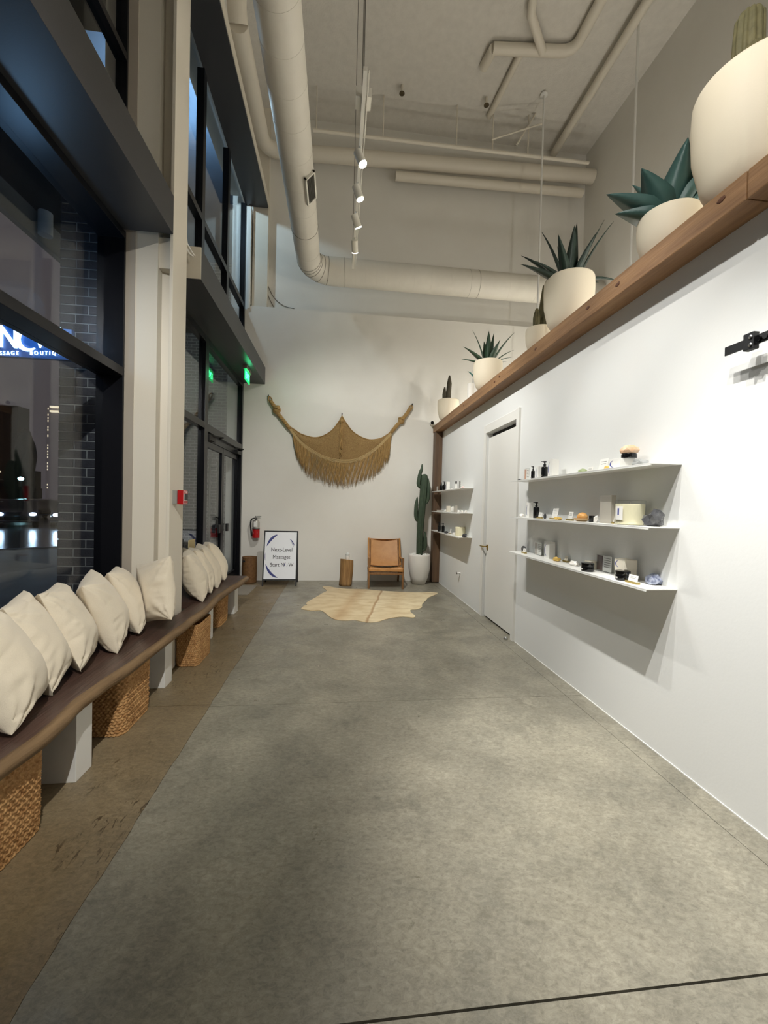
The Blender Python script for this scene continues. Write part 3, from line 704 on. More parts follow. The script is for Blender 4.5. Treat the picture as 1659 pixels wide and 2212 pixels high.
def sling(prof, w, th, name, sag=0):
    vs = []; n = len(prof); NX = 12
    P = catmull([(0, a, b) for a, b in prof], 4)
    for s in (0, 1):
        for i, p in enumerate(P):
            t = (P[min(i+1, len(P)-1)]-P[max(i-1, 0)]).normalized(); nn = Vector((0, -t.z, t.y))
            for k in range(NX+1):
                u = -1+2*k/NX; q = p-nn*sag*(1-u*u)+nn*th*(s-.5); vs.append((u*w/2, q.y, q.z))
    L = len(P); N1 = NX+1; fs = []
    for s in (0, 1):
        o = s*L*N1
        for i in range(L-1):
            for k in range(NX): fs.append((o+i*N1+k, o+i*N1+k+1, o+(i+1)*N1+k+1, o+(i+1)*N1+k))
    o = L*N1
    for i in range(L-1):
        for k in (0, NX): fs.append((i*N1+k, (i+1)*N1+k, o+(i+1)*N1+k, o+i*N1+k))
    for k in range(NX):
        for i in (0, L-1): fs.append((i*N1+k, i*N1+k+1, o+i*N1+k+1, o+i*N1+k))
    return MB().add(vs, fs).build(name, leather, ch, True)
sling([(-.352, .29), (-.345, .345), (-.30, .357), (-.1, .335), (.12, .305), (.22, .30)], .575, .012, 'seat_sling', .025)
sling([(.085, .34), (.16, .42), (.245, .545), (.31, .665), (.372, .785), (.385, .775)], .60, .012, 'back_sling', .03)

# cactus planter
def ribbed(path, rads, ribs=8, depth=.16, seg=32):
    m = MB(); P = catmull(path, 5); n = len(P); vs = []; prev = None
    for i, p in enumerate(P):
        t = (P[min(i+1, n-1)]-P[max(i-1, 0)]).normalized()
        f = i/(n-1)*(len(rads)-1); k = min(int(f), len(rads)-2); r = rads[k]+(rads[k+1]-rads[k])*(f-k)
        x = Vector((1, 0, 0)) if prev is None else prev
        x = (x-t*x.dot(t)).normalized(); y = t.cross(x); prev = x
        for q in range(seg):
            a = 2*PI*q/seg; rr = r*(1-depth+depth*abs(math.cos(a*ribs/2))); vs.append(p+(x*math.cos(a)+y*math.sin(a))*rr)
    fs = [(i*seg+q, i*seg+(q+1) % seg, (i+1)*seg+(q+1) % seg, (i+1)*seg+q) for i in range(n-1) for q in range(seg)]+[tuple(range(seg-1, -1, -1)), tuple((n-1)*seg+q for q in range(seg))]
    return m.add(vs, fs)
cact = M('deep green cactus skin', (66, 82, 60), .6, var=(20, (46, 60, 46), .25), bump=(80, .2)); cact2 = M('dusty olive cactus skin', (116, 108, 74), .7, var=(26, (86, 82, 54), .25)); cact3 = M('dark olive cactus skin', (80, 72, 54), .75, var=(26, (62, 58, 44), .25))
potw = M('white stone planter', (228, 224, 216), .7, bump=(90, .15)); pot_cream = M('cream bisque pot', (236, 224, 200), .65, bump=(120, .05)); soil = M('potting soil', (70, 58, 44), .95, bump=(80, .8))
pc = thing('potted_cactus', 'tall green column cactus in a white egg-shaped planter by the timber post', 'potted cactus', (1.475, 7.20, 0))
MB().lathe([(.10, 0), (.118, .006), (.16, .12), (.192, .28), (.198, .40), (.192, .50), (.186, .535), (.174, .535), (.170, .49), (.10, .48)], 40).build('pot', potw, pc, True)
pb = MB(); rg = random.Random(3)
for i in range(46):
    a = rg.random()*2*PI; r = .155*math.sqrt(rg.random())
    if r > .05: pb.blob((r*math.cos(a), r*math.sin(a), .505+.03*rg.random()), .026, .021, .015, .2, 2, i, 1)
tag(pb.build('pebbles', M('white pebbles', (236, 234, 226), .5), pc, True), kind='stuff')
Z0 = .49
MB_ = ribbed([(.0, 0, Z0), (.0, 0, .9), (.02, 0, 1.3), (.045, -.01, 1.7), (.052, -.01, 1.93), (.052, -.01, 1.972)], [.058, .062, .066, .066, .062, .012], 7); MB_.build('trunk', cact, pc, True)
def arm(p): return ribbed(p, [.022, .03, .038, .036, .008], 6).build('arm', cact, pc, True)
arm([(.03, -.01, 1.46), (.09, -.01, 1.46), (.125, -.01, 1.55), (.128, -.01, 1.75), (.122, -.01, 1.90)])
arm([(.0, 0, 1.14), (-.06, 0, 1.145), (-.082, 0, 1.24), (-.078, 0, 1.42), (-.066, 0, 1.56)])
arm([(.03, 0, 1.73), (-.02, 0, 1.74), (-.05, 0, 1.80), (-.03, 0, 1.95), (-.022, 0, 2.06)])
ribbed([(-.014, 0, 1.98), (.0, 0, 2.06), (.006, 0, 2.15)], [.02, .026, .008], 5).build('arm', cact, pc, True)
arm([(.03, 0, .60), (.08, 0, .61), (.10, 0, .68), (.095, 0, .82), (.088, 0, .94)])

# cowhide rug
RP = [(650, 1315), (656, 1309), (664, 1307), (661, 1303), (668, 1298), (682, 1290), (697, 1281), (706, 1276), (700, 1271), (697, 1267), (712, 1267), (728, 1270), (750, 1272), (790, 1273), (830, 1276.5), (870, 1278.5), (905, 1279.5), (930, 1279), (946, 1281), (934, 1287), (925, 1291), (920, 1297), (912, 1305), (911, 1312), (900, 1316), (887, 1317), (888, 1323), (897, 1330), (893, 1334), (872, 1332), (850, 1334), (832, 1338), (815, 1343), (795, 1344), (780, 1342), (765, 1339), (745, 1340), (725, 1338), (712, 1332), (700, 1322), (690, 1318), (675, 1319), (660, 1317)]
pts = [onz(u, v, .006) for u, v in RP]; poly = [(p.x, p.y) for p in catmull(pts+[pts[0]], 3)[:-1]]
def hide():
    m = bpy.data.materials.new('cowhide'); m.use_nodes = True; nt = m.node_tree; n = nt.nodes; l = nt.links; b = n['Principled BSDF']; b.inputs['Roughness'].default_value = .75; b.inputs['Sheen Weight'].default_value = .3
    tc = n.new('ShaderNodeTexCoord'); sp_ = n.new('ShaderNodeSeparateXYZ'); l.new(tc.outputs['Object'], sp_.inputs[0])
    # spine line x = .40 + .21*(y-4.82)
    a = n.new('ShaderNodeMath'); a.operation = 'MULTIPLY_ADD'; a.inputs[1].default_value = -.21; a.inputs[2].default_value = .21*4.82-.37; l.new(sp_.outputs['Y'], a.inputs[0])
    d = n.new('ShaderNodeMath'); l.new(sp_.outputs['X'], d.inputs[0]); l.new(a.outputs[0], d.inputs[1])
    t = n.new('ShaderNodeTexNoise'); t.inputs['Scale'].default_value = 7; t.inputs['Detail'].default_value = 6
    e = n.new('ShaderNodeMath'); e.operation = 'MULTIPLY_ADD'; e.inputs[1].default_value = .06; l.new(t.outputs['Fac'], e.inputs[0]); l.new(d.outputs[0], e.inputs[2])
    e2 = n.new('ShaderNodeMath'); e2.operation = 'ADD'; e2.inputs[1].default_value = .5-.03; l.new(e.outputs[0], e2.inputs[0])
    r = n.new('ShaderNodeValToRGB'); cr = r.color_ramp
    for pos, c in ((0, (206, 184, 142)), (.12, (190, 160, 114)), (.28, (210, 190, 150)), (.47, (210, 190, 150)), (.492, (172, 138, 92)), (.503, (164, 130, 84)), (.522, (216, 198, 160)), (.8, (212, 190, 148)), (1, (226, 208, 168))):
        if pos in (0, 1): el_ = cr.elements[0 if pos == 0 else -1]
        else: el_ = cr.elements.new(pos)
        el_.color = L3(c)
    l.new(e2.outputs[0], r.inputs[0])
    t2 = n.new('ShaderNodeTexNoise'); t2.inputs['Scale'].default_value = 3; t2.inputs['Detail'].default_value = 8; mp = n.new('ShaderNodeMapping'); mp.inputs['Scale'].default_value = (1.6, 2.6, 1); l.new(tc.outputs['Object'], mp.inputs[0]); l.new(mp.outputs[0], t2.inputs['Vector'])
    r2 = n.new('ShaderNodeValToRGB'); r2.color_ramp.elements[0].position = .35; r2.color_ramp.elements[1].position = .6; r2.color_ramp.elements[0].color = (.78, .70, .58, 1); r2.color_ramp.elements[1].color = (1, 1, 1, 1); l.new(t2.outputs['Fac'], r2.inputs[0])
    mx = n.new('ShaderNodeMixRGB'); mx.blend_type = 'MULTIPLY'; mx.inputs[0].default_value = .8; l.new(r.outputs[0], mx.inputs[1]); l.new(r2.outputs[0], mx.inputs[2]); l.new(mx.outputs[0], b.inputs['Base Color'])
    return m
tag(MB().prism(poly, 'z', .0005, .007).build('cowhide_rug', hide()), 'pale tan cowhide rug with brown spine stripe on the concrete floor', 'rug')

# fringed wall hanging
jute = M('golden jute', (184, 150, 96), .85, var=(60, (152, 118, 68), .2), bump=(200, .6), stretch=(1, 1, .3)); jute_p = M('woven jute panel', (176, 144, 94), .9, var=(70, (140, 110, 68), .18), bump=(220, .8))
YH = YB-.03
mh = thing('macrame_hanging', 'wide golden jute hammock hung on the back wall with long fringe', 'wall hanging', (0, 0, 0))
def W(u, v, y=YH): return ony(u, v, y)
top = catmull([W(*p) for p in ((625, 921), (636, 928), (654, 939), (684, 945.3), (712, 934), (730, 913.7), (738.7, 898.5))], 6)+catmull([W(*p) for p in ((738.7, 898.5), (747.6, 913.7), (765, 935), (793, 949), (818.5, 948), (836, 939), (847, 930))], 6)[1:]
bot = catmull([W(*p) for p in ((626, 926), (638.7, 943), (650, 956), (666.6, 970), (697, 987.5), (722, 994.7), (742.5, 997), (768, 994.7), (793, 983), (818.5, 964), (832, 950), (841, 941), (848, 932))], 6)
def samp(P, t): f = t*(len(P)-1); k = min(int(f), len(P)-2); return P[k].lerp(P[k+1], f-k)
vs = []; NU, NV = 96, 18
for i in range(NU+1):
    a, b = samp(top, i/NU), samp(bot, i/NU)
    for j in range(NV+1):
        t = j/NV; p = a.lerp(b, t); fold = .012*math.sin(i*.55+2*math.sin(t*2))*math.sin(PI*t)+.008*noise.noise(Vector((i*.2, t*3, 0)))
        vs.append((p.x, YH-.012-abs(.02*math.sin(PI*t))+fold*.6, p.z))
MB().add(vs, [(i*(NV+1)+j, (i+1)*(NV+1)+j, (i+1)*(NV+1)+j+1, i*(NV+1)+j+1) for i in range(NU) for j in range(NV)]).build('woven_panel', jute_p, mh, True)
for k in range(4):
    MB().tube([p+Vector((0, -.03-.004*(k % 2), .017*k-.026)) for p in bot], .006, 6).build('band_cord', M('pale jute cord', (206, 178, 128), .85, bump=(200, .5)), mh, True)
MB().tube([p+Vector((0, -.016, 0)) for p in top], .009, 6).build('top_cord', jute, mh, True)
def rope(path, r, n=3, tw=9):
    m = MB(); P = catmull(path, 8); L = len(P)
    for s in range(n):
        q = []
        for i, p in enumerate(P):
            a = tw*2*PI*i/L/2+2*PI*s/n; t = (P[min(i+1, L-1)]-P[max(i-1, 0)]).normalized(); x = t.cross(Vector((0, 1, 0))).normalized(); q.append(p+x*math.cos(a)*r*.6+Vector((0, 1, 0))*math.sin(a)*r*.6)
        m.tube(q, r*.62, 7)
    return m
rope([W(*p, YH-.03) for p in ((584, 866), (592, 877), (600, 892), (612, 908), (626, 926))], .03).build('left_rope', jute, mh, True)
rope([W(*p, YH-.03) for p in ((886, 882), (877, 896), (866, 909), (855, 922), (845, 934))], .03).build('right_rope', jute, mh, True)
for (u, v), (a, b), nm in (((581.5, 858), (586, 869), 'left_loop'), ((889, 877), (885, 884), 'right_loop')):
    A, Bq = W(u, v, YH-.02), W(a, b, YH-.03); d = (Bq-A); nrm = Vector((d.z, 0, -d.x)).normalized()*.028
    MB().tube(catmull([Bq, A.lerp(Bq, .6)+nrm, A+nrm*.5, A-nrm*.5, A.lerp(Bq, .6)-nrm, Bq], 5), .012, 6).build(nm, jute, mh, True)
for u, v, r in ((598, 885, .068), (867, 908, .058)):
    p = W(u, v, YH-.035); MB().blob(p, r, r*.7, r*1.15, .25, 3, u).build('knot', jute, mh, True)
    MB().ring(p+Vector((0, 0, .02)), (.4, 0, 1), r*.9, .012, 18).build('knot_wrap', jute, mh, True)
for u, v in ((581, 857), (738.7, 896), (889.5, 875.5)):
    p = W(u, v, YB); MB().tube([(p.x, YB, p.z), (p.x, YB-.055, p.z), (p.x, YB-.06, p.z+.02)], .009, 8).build('hook', black_mat, mh, True)
c0, c1 = W(738.5, 906, YH-.05), W(736, 990, YH-.055)
for k in range(5):
    P = [c0.lerp(c1, t)+Vector((.012*(k-2)*(.4+.6*t)+.008*math.sin(t*14+k*1.3), .006*math.cos(t*14+k), 0)) for t in [i/24 for i in range(25)]]
    MB().tube(P[:len(P)-(k*3) % 7], .0085, 6).build('centre_cord', jute, mh, True)
MB().blob(W(738, 909, YH-.055), .032, .03, .045, .2, 3, 4).build('centre_knot', jute, mh, True)
frB = catmull([W(*p) for p in ((642, 975), (645, 992), (661.5, 1020), (689, 1037.7), (717, 1045), (742.5, 1048), (768, 1045), (793, 1035), (818.5, 1017.5), (838.7, 994.7), (841, 968))], 6)
fm = MB(); rg = random.Random(5); NF = 170
for i in range(NF):
    t = (i+.5)/NF
    a = samp(bot, .04+.92*t); b = samp(frB, t); dz = rg.uniform(-.05, .03)
    x1 = a.x*.25+b.x*.75; 
    q = [Vector((a.x+(x1-a.x)*s+.006*math.sin(s*9+i), YH-.018-.012*rg.random()+.006*math.sin(s*6+i*2), a.z+(b.z+dz-a.z)*s)) for s in (0, .25, .5, .75, 1)]
    fm.tube(q, [.0062, .0066, .006, .0052, .003], 5)
tag(fm.build('fringe', jute, mh, True), kind='stuff')

# security camera at the post head
sc = thing('security_camera', 'small black-eyed white security camera at the head of the timber post', 'camera', (1.68, 7.42, 2.93))
MB().lathe([(.035, 0), (.035, .03)], 20).build('mount', white_semi, sc).rotation_euler = (PI/2, 0, 0)
o = MB().tube([(0, -.02, 0), (-.01, -.12, -.01)], .032, 20).build('housing', white_semi, sc, 'auto'); MB().tube([(-.009, -.118, -.01), (-.0105, -.128, -.011)], .03, 20).build('lens', black_gl, sc)

# pull station on the column, exit sign
ps = thing('fire_alarm_pull', 'red and white fire alarm pull box on the side of the cream column', 'fire alarm', (-1.30, 3.50, 1.365))
BX(-.035, .0, -.03, .065, .005, .112).build('back_box', M('galvanised grey', (150, 148, 142), .5, metal=.3), ps)
BX(0, .045, -.022, .068, 0, .118).build('housing', red_paint, ps, bevel=.004)
BX(.045, .05, -.016, .062, .006, .112).build('face_plate', M('alarm face white', (236, 226, 220), .5), ps, bevel=.002)
BX(.05, .056, -.006, .05, .035, .085).build('pull_bar', M('alarm black', (20, 18, 18), .4), ps); BX(.05, .053, -.012, .058, .088, .108).build('red_band', red_paint, ps); BX(.05, .053, -.012, .058, .010, .030).build('red_band', red_paint, ps)
text_mesh('lettering', 'FIRE', .018, M('paper', (236, 234, 228), .7), ps, .0004, matrix=Matrix.Translation((.0535, .023, .098))@Matrix.Rotation(PI/2, 4, 'Z')@Matrix.Rotation(PI/2, 4, 'X'))
ex = thing('exit_sign', 'glowing green EXIT sign under the charcoal beam by the doors', 'exit sign', (-1.46, 6.62, 3.49))
BX(-.03, .03, -.17, .17, -.055, 0).build('housing', M('brushed nickel', (150, 140, 130), .4, metal=.6), ex)
gp = BX(-.004, .004, -.165, .165, -.215, -.05).build('green_plate', EM('green edge light', (10, 210, 104), 1.6), ex)
for s in (1, -1):
    text_mesh('lettering', 'EXIT', .135, EM('green letters', (70, 255, 160), 5), gp, .0006, matrix=Matrix.Translation((s*.0052, 0, -.133))@Matrix.Rotation(s*PI/2, 4, 'Z')@Matrix.Rotation(PI/2, 4, 'X'), bold=.003)
gl = bpy.data.lights.new('exit_glow', 'POINT'); gl.energy = .6; gl.color = (.1, 1, .45); gl.shadow_soft_size = .05
o = bpy.data.objects.new('exit_glow', gl); COL.objects.link(o); o.parent = ex; o.location = (.03, 0, -.12)

# ------------------------------------------------------------------ potted plants on the beam
BTOP = 2.885
aloe = M('aloe green', (58, 84, 60), .5, var=(9, (40, 64, 46), .2)); agave = M('blue green agave', (62, 92, 86), .5, var=(8, (46, 78, 74), .2)); agave_l = M('pale teal agave', (104, 160, 146), .5, var=(8, (70, 120, 110), .2))
def leaf_mesh(L, w, curve, thick=.012, n=10, twist=0):
    """pointed succulent leaf from the origin along +z bending to +x"""
    vs = []; m = MB()
    for i in range(n+1):
        t = i/n; ang = curve*t; x = L*(1-math.cos(ang))/max(curve, 1e-3) if curve > .01 else 0; z = L*math.sin(ang)/curve if curve > .01 else L*t
        ww = 1.5*w*(.62+.38*math.sin(PI/2*min(1, t/.42)) if t < .42 else max(0, (1-t)/.58)**.85)+.0004; th = thick*(1-t*.85)
        nx, nz = math.cos(ang), -math.sin(ang)
        vs += [(x+nx*-.14*ww, -ww, z-nz*.0+nz*-.14*ww), (x+nx*th*.2, 0, z+nz*th*.2), (x+nx*-.14*ww, ww, z+nz*-.14*ww), (x+nx*th*1.4, 0, z+nz*th*1.4)]
    fs = []
    for i in range(n):
        for k in range(4): fs.append((i*4+k, i*4+(k+1) % 4, (i+1)*4+(k+1) % 4, (i+1)*4+k))
    fs += [(3, 2, 1, 0), tuple(n*4+k for k in range(4))]
    return m.add(vs, fs)
def add_leaves(t, z, specs, mat, r0):
    for (az, tilt, L, w, cv) in specs:
        L *= 1.08
        o = leaf_mesh(L, w, math.radians(cv)).build('leaf', mat, t, True)
        o.rotation_euler = (0, math.radians(tilt), math.radians(az)); o.location = (r0*math.cos(math.radians(az)), r0*math.sin(math.radians(az)), z)
def bowl(t, R, H, mat=None, foot=.55):
    pr = [(R*foot*.8, 0), (R*foot, .008), (R*.82, H*.22), (R*.97, H*.52), (R, H*.80), (R*.985, H*.97), (R*.96, H), (R*.91, H), (R*.89, H*.90), (R*.3, H*.88)]
    MB().lathe(pr, 48).build('pot', mat or pot_cream, t, True)
    MB().lathe([(R*.88, H*.86), (R*.88, H*.90), (R*.2, H*.915)], 24).build('soil', soil, t, True)
def potpos(u0, u1, vr, xc=1.9):
    c = onx((u0+u1)/2, vr, xc); R = abs(ony(u1, vr, c.y).x-ony(u0, vr, c.y).x)/2
    return c, R
def plant(name, label, cat, u0, u1, vr, xc=1.9):
    c, R = potpos(u0, u1, vr, xc); t = thing(name, label, cat, (c.x, c.y, BTOP), 0); return t, R, c.z-BTOP
# far cactus pot
t, R, H = plant('potted_cactus', 'dark twin-stem cactus in a cream pot at the far end of the beam', 'potted cactus', 946, 991, 865)
bowl(t, R, H)
ribbed([(.0, 0, H*.85), (.0, 0, H+.12), (.01, 0, H+.30), (.012, 0, H+.44)], [.042, .046, .044, .012], 9, .2).build('stem', cact3, t, True)
ribbed([(-.07, 0, H*.85), (-.075, 0, H+.10), (-.07, 0, H+.23)], [.034, .036, .012], 8, .2).build('stem', cact3, t, True)
# two little pots
t, R, H = plant('potted_agave', 'small white cylinder pot with a pale teal agave behind the aloe bowl', 'potted plant', 1021, 1040, 818, 2.02)
MB().lathe([(R*.85, 0), (R, .006), (R, H), (R*.92, H), (R*.9, H-.02), (R*.2, H-.02)], 28).build('pot', potw, t, 'auto')
add_leaves(t, H-.02, [(180, 35, .17, .022, 25), (150, 25, .15, .02, 20), (215, 30, .14, .02, 20), (60, 30, .14, .02, 25), (300, 30, .14, .02, 25), (0, 10, .16, .02, 10)], agave_l, .015)
t, R, H = plant('small_pot', 'empty small white cylinder pot beside the pale teal agave', 'pot', 1010, 1024, 829, 1.84)
MB().lathe([(R*.85, 0), (R, .006), (R, H), (R*.9, H), (R*.88, .02), (R*.2, .02)], 28).build('pot', potw, t, 'auto')
# aloe bowl
t, R, H = plant('potted_aloe', 'green aloe in a smaller cream bowl beside the two little white pots', 'potted plant', 1024, 1084, 783, 1.88)
bowl(t, R, H)
add_leaves(t, H*.88, [(150, 12, .48, .032, 16), (20, 5, .42, .034, 5), (340, 26, .46, .03, 18), (200, 55, .38, .028, 20), (165, 62, .30, .024, 20), (0, 40, .36, .02, 28), (10, 48, .33, .018, 32), (250, 10, .38, .032, 8), (350, 60, .2, .014, 30), (185, 66, .22, .014, 25), (90, 15, .38, .03, 10), (290, 28, .30, .03, 15)], aloe, .03)
# olive cactus pot
t, R, H = plant('potted_cactus', 'three olive ribbed cactus stems in a cream pot beside the large aloe bowl', 'potted cactus', 1138, 1192, 712, 1.88)
bowl(t, R, H)
ribbed([(.035, 0, H*.8), (.035, 0, H+.2), (.036, 0, H+.42)], [.036, .04, .012], 9, .22).build('stem', cact2, t, True)
ribbed([(-.04, -.02, H*.8), (-.04, -.02, H+.10), (-.04, -.02, H+.185)], [.034, .036, .012], 8, .22).build('stem', cact2, t, True)
ribbed([(.045, -.055, H*.8), (.045, -.055, H+.14), (.045, -.055, H+.26)], [.034, .036, .012], 8, .22).build('stem', cact2, t, True)
# large aloe bowl
t, R, H = plant('potted_aloe', 'dark green aloe in a large cream bowl beside the olive cactus', 'potted plant', 1181, 1278, 606, 1.90)
bowl(t, R, H)
add_leaves(t, H*.88, [(155, 14, .50, .030, 14), (30, 3, .54, .032, 6), (350, 18, .56, .026, 10), (340, 22, .54, .022, 16), (175, 48, .42, .026, 18), (190, 70, .42, .030, 14), (200, 62, .34, .02, 22), (0, 52, .42, .018, 55), (15, 58, .30, .014, 22), (250, 12, .40, .034, 8), (100, 12, .42, .03, 8), (300, 22, .36, .03, 12), (220, 30, .36, .028, 14)], M('dark aloe green', (44, 62, 50), .5, var=(9, (32, 48, 40), .2)), .035)
# agave bowl
t, R, H = plant('potted_agave', 'broad-leaved blue-green agave in a cream bowl between the aloe and the big cactus', 'potted plant', 1390, 1500, 470, 1.93)
bowl(t, R, H)
add_leaves(t, H*.88, [(180, 62, .36, .062, 18), (170, 70, .26, .06, 15), (150, 22, .30, .052, 14), (60, 12, .34, .056, 5), (350, 20, .40, .055, 6), (330, 42, .42, .040, -2), (250, 24, .34, .06, 8), (200, 40, .30, .06, 15), (100, 10, .36, .05, 6), (300, 34, .32, .055, 8), (20, 30, .34, .045, 6)], agave, .04)
# big cactus pot by the frame edge
t, R, H = plant('potted_cactus', 'tall pale ribbed cactus in the largest cream bowl on the beam', 'potted cactus', 1533, 1738, 185, 1.935)
bowl(t, R, H, foot=.62)
ribbed([(-.055, 0, H*.8), (-.055, 0, H+.15), (-.052, 0, H+.30), (-.05, 0, H+.345)], [.058, .064, .058, .014], 12, .2, 48).build('stem', cact2, t, True)
ribbed([(-.075, -.05, H*.8), (-.075, -.05, H+.08), (-.075, -.05, H+.14)], [.05, .052, .012], 11, .2, 44).build('stem', cact2, t, True)
ribbed([(.07, .02, H*.8), (.08, .02, H+.1), (.10, .02, H+.22)], [.05, .055, .012], 11, .2, 44).build('stem', cact2, t, True)
ribbed([(.02, -.06, H*.8), (.02, -.06, H+.06)], [.03, .012], 8, .2).build('stem', cact2, t, True)

# ------------------------------------------------------------------ shelves
def shelf(label, y0, y1, z, group):
    t = thing('wall_shelf', label, 'shelf', (0, 0, 0), 0, group)
    BX(1.678, WR, y0, y1, z-.006, z).build('shelf_plate', white_metal, t, bevel=.001)
    BX(1.678, 1.682, y0, y1, z-.014, z-.004).build('front_lip', white_metal, t)
    n = 4
    for k in range(n):
        a = y0+.02+(y1-y0-.04)*k/n; BX(1.70, 1.712, a+.01, a+(y1-y0-.04)/n-.01, z-.010, z-.006).build('stiffener', white_metal, t)
    return t
SY = (2.04, 3.85); FY = (5.50, 7.22); SZ = (1.665, 1.315, .975)
for z, nm in zip(SZ, ('top', 'middle', 'bottom')):
    shelf('%s white steel shelf of the long set between door and rail' % nm, SY[0], SY[1], z, 'long wall shelves')
    shelf('%s white steel shelf of the short set by the timber post' % nm, FY[0], FY[1], z, 'short wall shelves')

box_white = M('white carton', (238, 236, 230), .55); box_cream = M('cream carton', (226, 218, 200), .6); paper = M('paper', (236, 234, 228), .7)
bottle_b = M('black bottle', (14, 14, 15), .22); gold = M('gold card base', (176, 156, 96), .35, metal=.8); wax = M('ivory wax', (238, 230, 196), .45)
grey_print = M('grey print', (120, 116, 110), .7); pinkp = M('peach photo', (206, 164, 142), .6); darkp = M('dark photo', (84, 62, 54), .6); blue_ink = M('blue brush ink', (74, 84, 150), .6); silver = M('silver grey carton', (176, 170, 158), .5)
def P_on(u, v, z):
    """point on a shelf: base pixel -> position, kept on the plate"""
    p = onz(u, v, z) if abs(z-CAMH) > .2 else onx(u, v, 1.77)
    if z > CAMH or abs(z-CAMH) < .2: p = onx(u, v, 1.78)
    p.z = z; p.x = min(max(p.x, 1.71), 1.84); return p
def sz(p): return p.y/FPX*1.0
def bottle(p, r, h, label, group=None):
    t = thing('pump_bottle', label, 'bottle', p, 0, group)
    MB().lathe([(r*.95, 0), (r, .004), (r, h*.62), (r*.9, h*.67), (r*.36, h*.69), (r*.36, h*.74)], 20).build('bottle_body', bottle_b, t, 'auto')
    c = MB().lathe([(r*.42, h*.73), (r*.42, h*.82), (r*.22, h*.83), (r*.22, h*.92), (r*.5, h*.925), (r*.5, h)], 16); c.box(-r*1.1, 0, -r*.14, r*.14, h*.95, h*.99); c.build('pump', black_mat, t, 'auto')
    BX(-r-.0008, -r+.002, -r*.35, r*.35, h*.12, h*.2).build('print', grey_print, t)
def carton(p, d, w, h, label, cat='box', mat=None, stroke_=False, rz=0, name='carton_box'):
    t = thing(name, label, cat, p, rz)
    BX(-d/2, d/2, -w/2, w/2, 0, h).build('carton', mat or box_white, t, bevel=.0012)
    if stroke_:
        m = MB(); vs = []; n = 16
        for i in range(n+1):
            a = math.radians(110+150*i/n); ww = .09*math.sin(PI*i/n)+.01
            for s_ in (-1, 1):
                r = .36+s_*ww/2; vs.append((-d/2-.0008, -w*r*math.cos(a)*1.05, h*.5+h*r*math.sin(a)))
        m.add(vs, [(2*i, 2*i+1, 2*i+3, 2*i+2) for i in range(n)]).build('brush_print', blue_ink, t)
    return t
def stone(p, rx, ry, rz_, mat, label, amp=.35, fr=1.6, seed=1, name='crystal', smooth=False, sub=2):
    o = MB().blob((0, 0, rz_*.72), rx, ry, rz_, amp, fr, seed, sub, flat=-rz_*.72).build(name, mat, None, smooth, loc=p); return tag(o, label, 'crystal' if name == 'crystal' else 'stone')
def cardholder(p, w, h, label, mat=None, tilt=12):
    t = thing('card_holder', label, 'card', p)
    BX(-.012, .012, -w*.65, w*.65, 0, .012).build('brass_base', gold, t, bevel=.0015)
    rt_ = Matrix.Translation((0, 0, .008))@Matrix.Rotation(math.radians(tilt), 4, 'Y')
    c = BX(-.0008, .0008, -w/2, w/2, 0, h, mat=rt_).build('card', mat or paper, t)
    for k in range(2): BX(-.0014, -.0008, -w*.3, w*.3, h*(.72-.2*k), h*(.76-.2*k), mat=rt_).build('print_line', grey_print, c)
def acrylic(p, w, h, label, left, rz=0):
    t = thing('sign_holder', label, 'sign', p, rz)
    BX(-.006, .006, -w/2, w/2, 0, h).build('acrylic_block', clear, t)
    BX(-.0015, .0015, -w/2+.004, w/2-.004, .004, h-.004).build('insert', paper, t)
    BX(-.0024, -.0015, w*.08, w/2-.006, .006, h-.006).build('photo', left, t)
    for k in range(5): BX(-.0024, -.0015, -w*.42, -w*.02, h*(.82-.13*k), h*(.85-.13*k)).build('print_line', grey_print, t)
white_x = M('milky crystal', (238, 234, 226), .25); dark_x = M('dark smoky crystal', (58, 58, 60), .25, var=(30, (90, 90, 92))); blue_x = M('blue white geode', (196, 202, 220), .4, var=(40, (96, 106, 140), .12)); amber = M('amber crystal', (222, 184, 96), .3); tan_s = M('tan polished stone', (212, 164, 122), .4, var=(12, (232, 206, 178))); orange_s = M('orange calcite', (224, 158, 84), .25, var=(14, (240, 190, 120))); green_s = M('green stone', (160, 172, 128), .4); wood_l = M('light wood dish', (206, 172, 124), .5)
Z1, Z2, Z3 = SZ
# top long shelf
stone(P_on(1123, 1034, Z1), .02, .03, .014, dark_x, 'small dark stones at the door end of the top long shelf', seed=2)
acrylic(P_on(1138, 1034, Z1), .10, .115, 'peach photo card at the door end of the top long shelf', pinkp)
bottle(P_on(1151, 1033, Z1), .017, .125, 'smaller black pump bottle on the top long shelf')
carton(P_on(1164, 1030, Z1), .035, .045, .115, 'slim white carton between two black bottles on the top long shelf', stroke_=True)
bottle(P_on(1176, 1029, Z1), .028, .15, 'larger black pump bottle on the top long shelf')
carton(P_on(1195, 1026, Z1), .06, .07, .15, 'tall white carton beside the larger black bottle on the top long shelf', stroke_=True)
stone(P_on(1225, 1022, Z1), .012, .03, .012, white_x, 'small white crystal on the top long shelf beyond the cartons', seed=3)
stone(P_on(1258, 1016, Z1), .014, .055, .022, green_s, 'pale green stone on the top long shelf', seed=4)
cardholder(P_on(1274, 1016, Z1), .06, .035, 'low white card in brass base beside the pale green stone')
cardholder(P_on(1301, 1012, Z1), .09, .08, 'large printed card standing on the top long shelf')
stone(P_on(1311, 1010, Z1), .012, .03, .02, amber, 'little amber stone before the large printed card', seed=5)
carton(P_on(1343, 1006, Z1), .10, .105, .062, 'wide white carton with blue strokes under the black jar', stroke_=True)
p = P_on(1355, 1005, Z1); p.z += .062; p.x += .01
